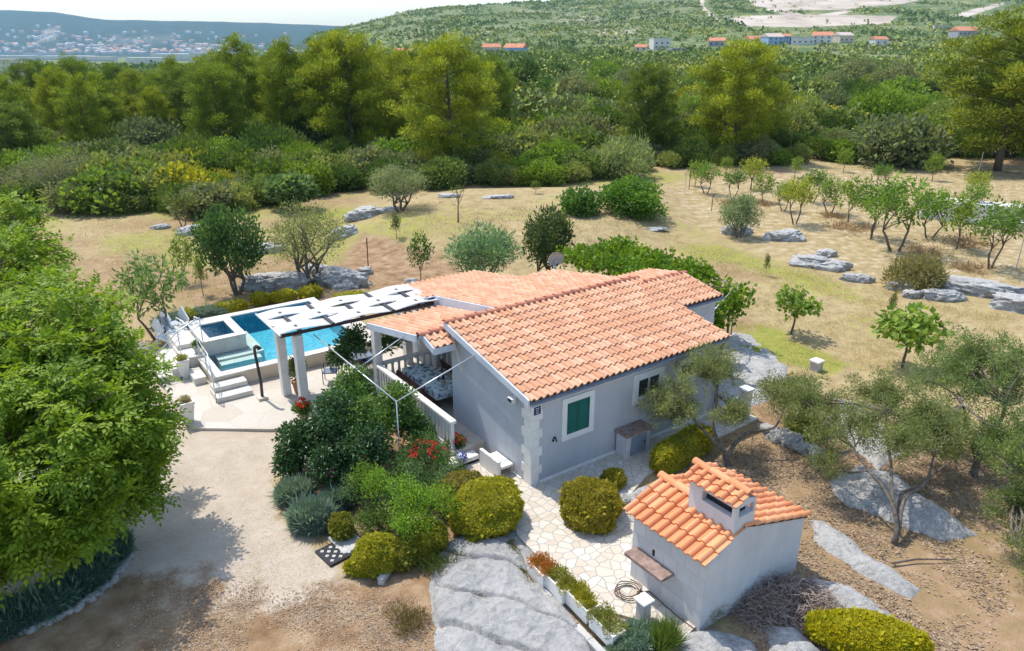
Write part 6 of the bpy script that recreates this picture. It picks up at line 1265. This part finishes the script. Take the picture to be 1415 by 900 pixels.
round_pot('clay pot of red geraniums on the patio edge', (*Z(421, 582), .02), .16, .28, 'red geranium in the pot on the patio edge', [((0, 0, .2), (.25, .25, .16), 1)], (0.139, 0.232, 0.062), ('flower_red', 12, .05, ((0, 0, .38), (.26, .26, .1))))
round_pot('clay pot of red geraniums at the terrace steps', (*Z(630, 625, .1), .05), .15, .26, 'trailing red geranium beside the terrace steps', [((0, 0, .15), (.25, .25, .14), 1)], (0.155, 0.248, 0.078), ('flower_red', 12, .05, ((0, 0, .3), (.26, .26, .1))))
ch = thing('patio_chair', 'dark metal framed patio armchair beside the nearer pergola column', 'chair', (*Z(458, 528), .02), R(150))
m = MB()
for s in (-1, 1):
    for fy in (-1, 1): MB().tube([(s*.25, fy*.22, 0), (s*.25, fy*.22, .62 if fy > 0 else .42)], .016, 6).build('leg', MT['dark_metal'], ch)
    MB().tube([(s*.27, -.22, .42), (s*.27, -.2, .64), (s*.27, .1, .66), (s*.27, .25, .64)], .017, 6).build('armrest', MT['dark_metal'], ch)
MB().box(-.25, .25, -.24, .22, .40, .44).build('seat', MT['gutter'], ch); MB().bar((-.0, -.22, .42), (0, -.34, .95), .5, .025, (1, 0, 0)).build('backrest', MT['gutter'], ch)
c2 = dup(ch, (*Z(510, 512), .02), R(240), 1, 'dark patio armchair half hidden in front of the terrace column'); c3 = dup(ch, (*Z(487, 500), .02), R(60), 1, 'dark patio armchair behind the one at the terrace column')
for o in (ch, c2, c3): o['group'] = 'patio chairs under the pergola'
t = thing('patio_table', 'small square dark patio table between the chairs by the terrace column', 'table', (*Z(498, 492, .7), .02)); MB().box(-.38, .38, -.38, .38, .70, .73).build('tabletop', MT['gutter'], t)
for sx in (-.33, .33):
    for sy in (-.33, .33): MB().tube([(sx, sy, 0), (sx, sy, .7)], .018, 6).build('leg', MT['dark_metal'], t)
def lounger(label, loc, rz, tiltz=0):
    t = thing('sun_lounger', label, 'sun lounger', loc, rz, 'white loungers stacked left of the hot tub')
    MB().box(-.32, .32, -.75, .45, .28, .33).build('bed', MT['white_plastic'], t); MB().bar((0, .45, .31), (0, .98, .78), .62, .05, (1, 0, 0)).build('backrest', MT['white_plastic'], t)
    for sx in (-.27, .27):
        for sy in (-.65, .4): MB().box(sx-.03, sx+.03, sy-.04, sy+.04, 0, .28).build('leg', MT['white_plastic'], t)
        MB().tube([(sx*1.15, -.2, .33), (sx*1.15, -.2, .5), (sx*1.15, .4, .52), (sx*1.15, .45, .33)], .025, 6).build('armrest', MT['white_plastic'], t)
    return t
x, y = Z(240, 476); 
x, y = Z(246, 470); lounger('white plastic lounger at the foot of the plum tree, front of the stack', (x-.35, y-.2, -.02), R(20)); lounger('white plastic lounger behind the front one', (x+.1, y+.9, -.02), R(15)); lounger('white plastic lounger nearest the hot tub', (x+.75, y+.55, .0), R(15))
M_, t_, b_ = newmat('striped_cushion'); wv = nd(t_, 'ShaderNodeTexWave'); wv.inputs['Scale'].default_value = 3.5; t_.links.new(coords(t_), wv.inputs['Vector']); t_.links.new(ramp(t_, wv.outputs[0], [(.45, (.10, .18, .38)), (.55, (.62, .66, .72))]), b_.inputs['Base Color'])
o = MB().box(-.28, .28, -.72, .42, .332, .42).build('striped_cushion', M_, None, (x+.1, y+.9, -.02), bev=.03); o.rotation_euler = (0, 0, R(15)); tag(o, 'blue and white striped cushion lying on the rear white lounger', 'cushion')
o = MB().tube([(0, 0, .8), (.05, -.9, .45), (.1, -1.3, .4)], [.13, .12, .10], 10).build('rolled_parasol', MT['gutter'], None, (x-.3, y+.6, 0), smooth=True); tag(o, 'rolled grey blue parasol lying across the loungers', 'parasol')
o = tag(MB().tube([(0, 0, 0), (0, 0, .12), (.02, 0, .22)], [.02, .02, .05], 8).build('garden_lamp', MT['dark_metal'], None, (*Z(257, 558), .78)), 'small dark lamp stuck in the corner planter', 'lamp')

# ------------------------------------------------------------------ loose ground cover
def ground_cover():
    g = np.random.default_rng(70)
    def pts(poly, n, z=None):
        P = np.array([Z(*p) for p in poly]); a, b_ = P.min(0), P.max(0); q = a+(b_-a)*g.random((n*3, 2)); dd = sdf(q[:, 0], q[:, 1], [tuple(p) for p in P])+.9*fbm(q[:, 0]*.6, q[:, 1]*.6, 0, 72, 3)-.1; q = q[dd > 2.2*g.random(len(q))**2-.25][:n]; q = q[(.5+fbm(q[:, 0]*.9, q[:, 1]*.9, 0, 73, 3)) > g.random(len(q))*.9]; return np.c_[q, height(q[:, 0], q[:, 1])]
    def flat(Pn, L, W, up=.25): D = g.normal(size=(len(Pn), 3))*[1, 1, up]; D /= np.linalg.norm(D, axis=1)[:, None]; sc = .5+g.random(len(Pn)); return leaf_geo(Pn+[0, 0, .012], D, L*sc, W*sc, .2, np.tile([0, 0, 1.0], (len(Pn), 1)))
    P = pts([(885, 690), (1000, 600), (1415, 610), (1415, 960), (1000, 960), (980, 860), (1120, 720)], 60000); V, q = flat(P, .075, .035); o = link('leaf_litter', mesh_np('leaf_litter', V, q, MT['litter'])); tag(o, 'dry fallen leaves under the olives', 'leaf litter', kind='stuff')
    P = pts([(270, 800), (560, 800), (640, 960), (0, 960)], 16000); V, q = flat(P, .05, .02); o = link('dry_debris', mesh_np('dry_debris', V, q, MT['litter'])); tag(o, 'dry bits scattered on the bare earth of the yard', 'debris', kind='stuff')
    P = pts([(170, 640), (400, 590), (420, 700), (600, 900), (150, 960)], 26000); V, q = flat(P, .018, .016, .4); o = link('gravel', mesh_np('gravel', V, q, MT['pebble'])); tag(o, 'loose pale gravel on the yard', 'gravel', kind='stuff')
    parts = []
    for poly, n, L_ in [([(1010, 440), (1415, 430), (1415, 640), (1180, 560), (1080, 510)], 26000, .13), ([(900, 320), (1240, 395), (1415, 440), (1010, 440), (960, 380)], 22000, .16), ([(100, 300), (480, 300), (470, 400), (300, 420), (190, 480)], 26000, .17), ([(480, 300), (900, 280), (920, 350), (600, 380)], 22000, .18), ([(905, 262), (1415, 235), (1415, 410), (1240, 395)], 22000, .16), ([(1000, 600), (1415, 620), (1415, 900), (1120, 800)], 7000, .10)]:
        P = pts(poly, n); D = g.normal(size=(len(P), 3))*[.5, .5, .2]+[0, 0, .8]; D /= np.linalg.norm(D, axis=1)[:, None]; V, q = leaf_geo(P, D, L_*.62*(.4+g.random(len(P))), L_*.10, .1); parts.append((V, q, np.clip(.5+.9*fbm(P[:, 0]*.16, P[:, 1]*.16, 0, 74, 3)+.25*g.normal(size=len(P)), 0, 1)))
    V, q, v = merge(parts); o = link('dry_grass', mesh_np('dry_grass', V, q, MT['leaf'], v), color=(.34, .31, .11)); tag(o, 'short sun dried grass on the lawns and orchard', 'grass', kind='stuff')
ground_cover()

# ------------------------------------------------------------------ the air
def haze():
    m = bpy.data.materials.new('haze'); m.use_nodes = True; t = m.node_tree; t.nodes.remove(t.nodes['Principled BSDF']); v = nd(t, 'ShaderNodeVolumePrincipled'); v.inputs['Color'].default_value = (.42, .73, 1, 1); v.inputs['Density'].default_value = HAZE; v.inputs['Anisotropy'].default_value = .3
    t.links.new(v.outputs[0], t.nodes['Material Output'].inputs['Volume']); m.cycles.homogeneous_volume = True if hasattr(m, 'cycles') and hasattr(m.cycles, 'homogeneous_volume') else None
    o = MB().box(-9000, 9000, -9000, 9000, -700, 330).build('haze', m); tag(o, 'thin bluish summer haze', 'haze', kind='stuff')
HAZE = 0.8e-4
haze()
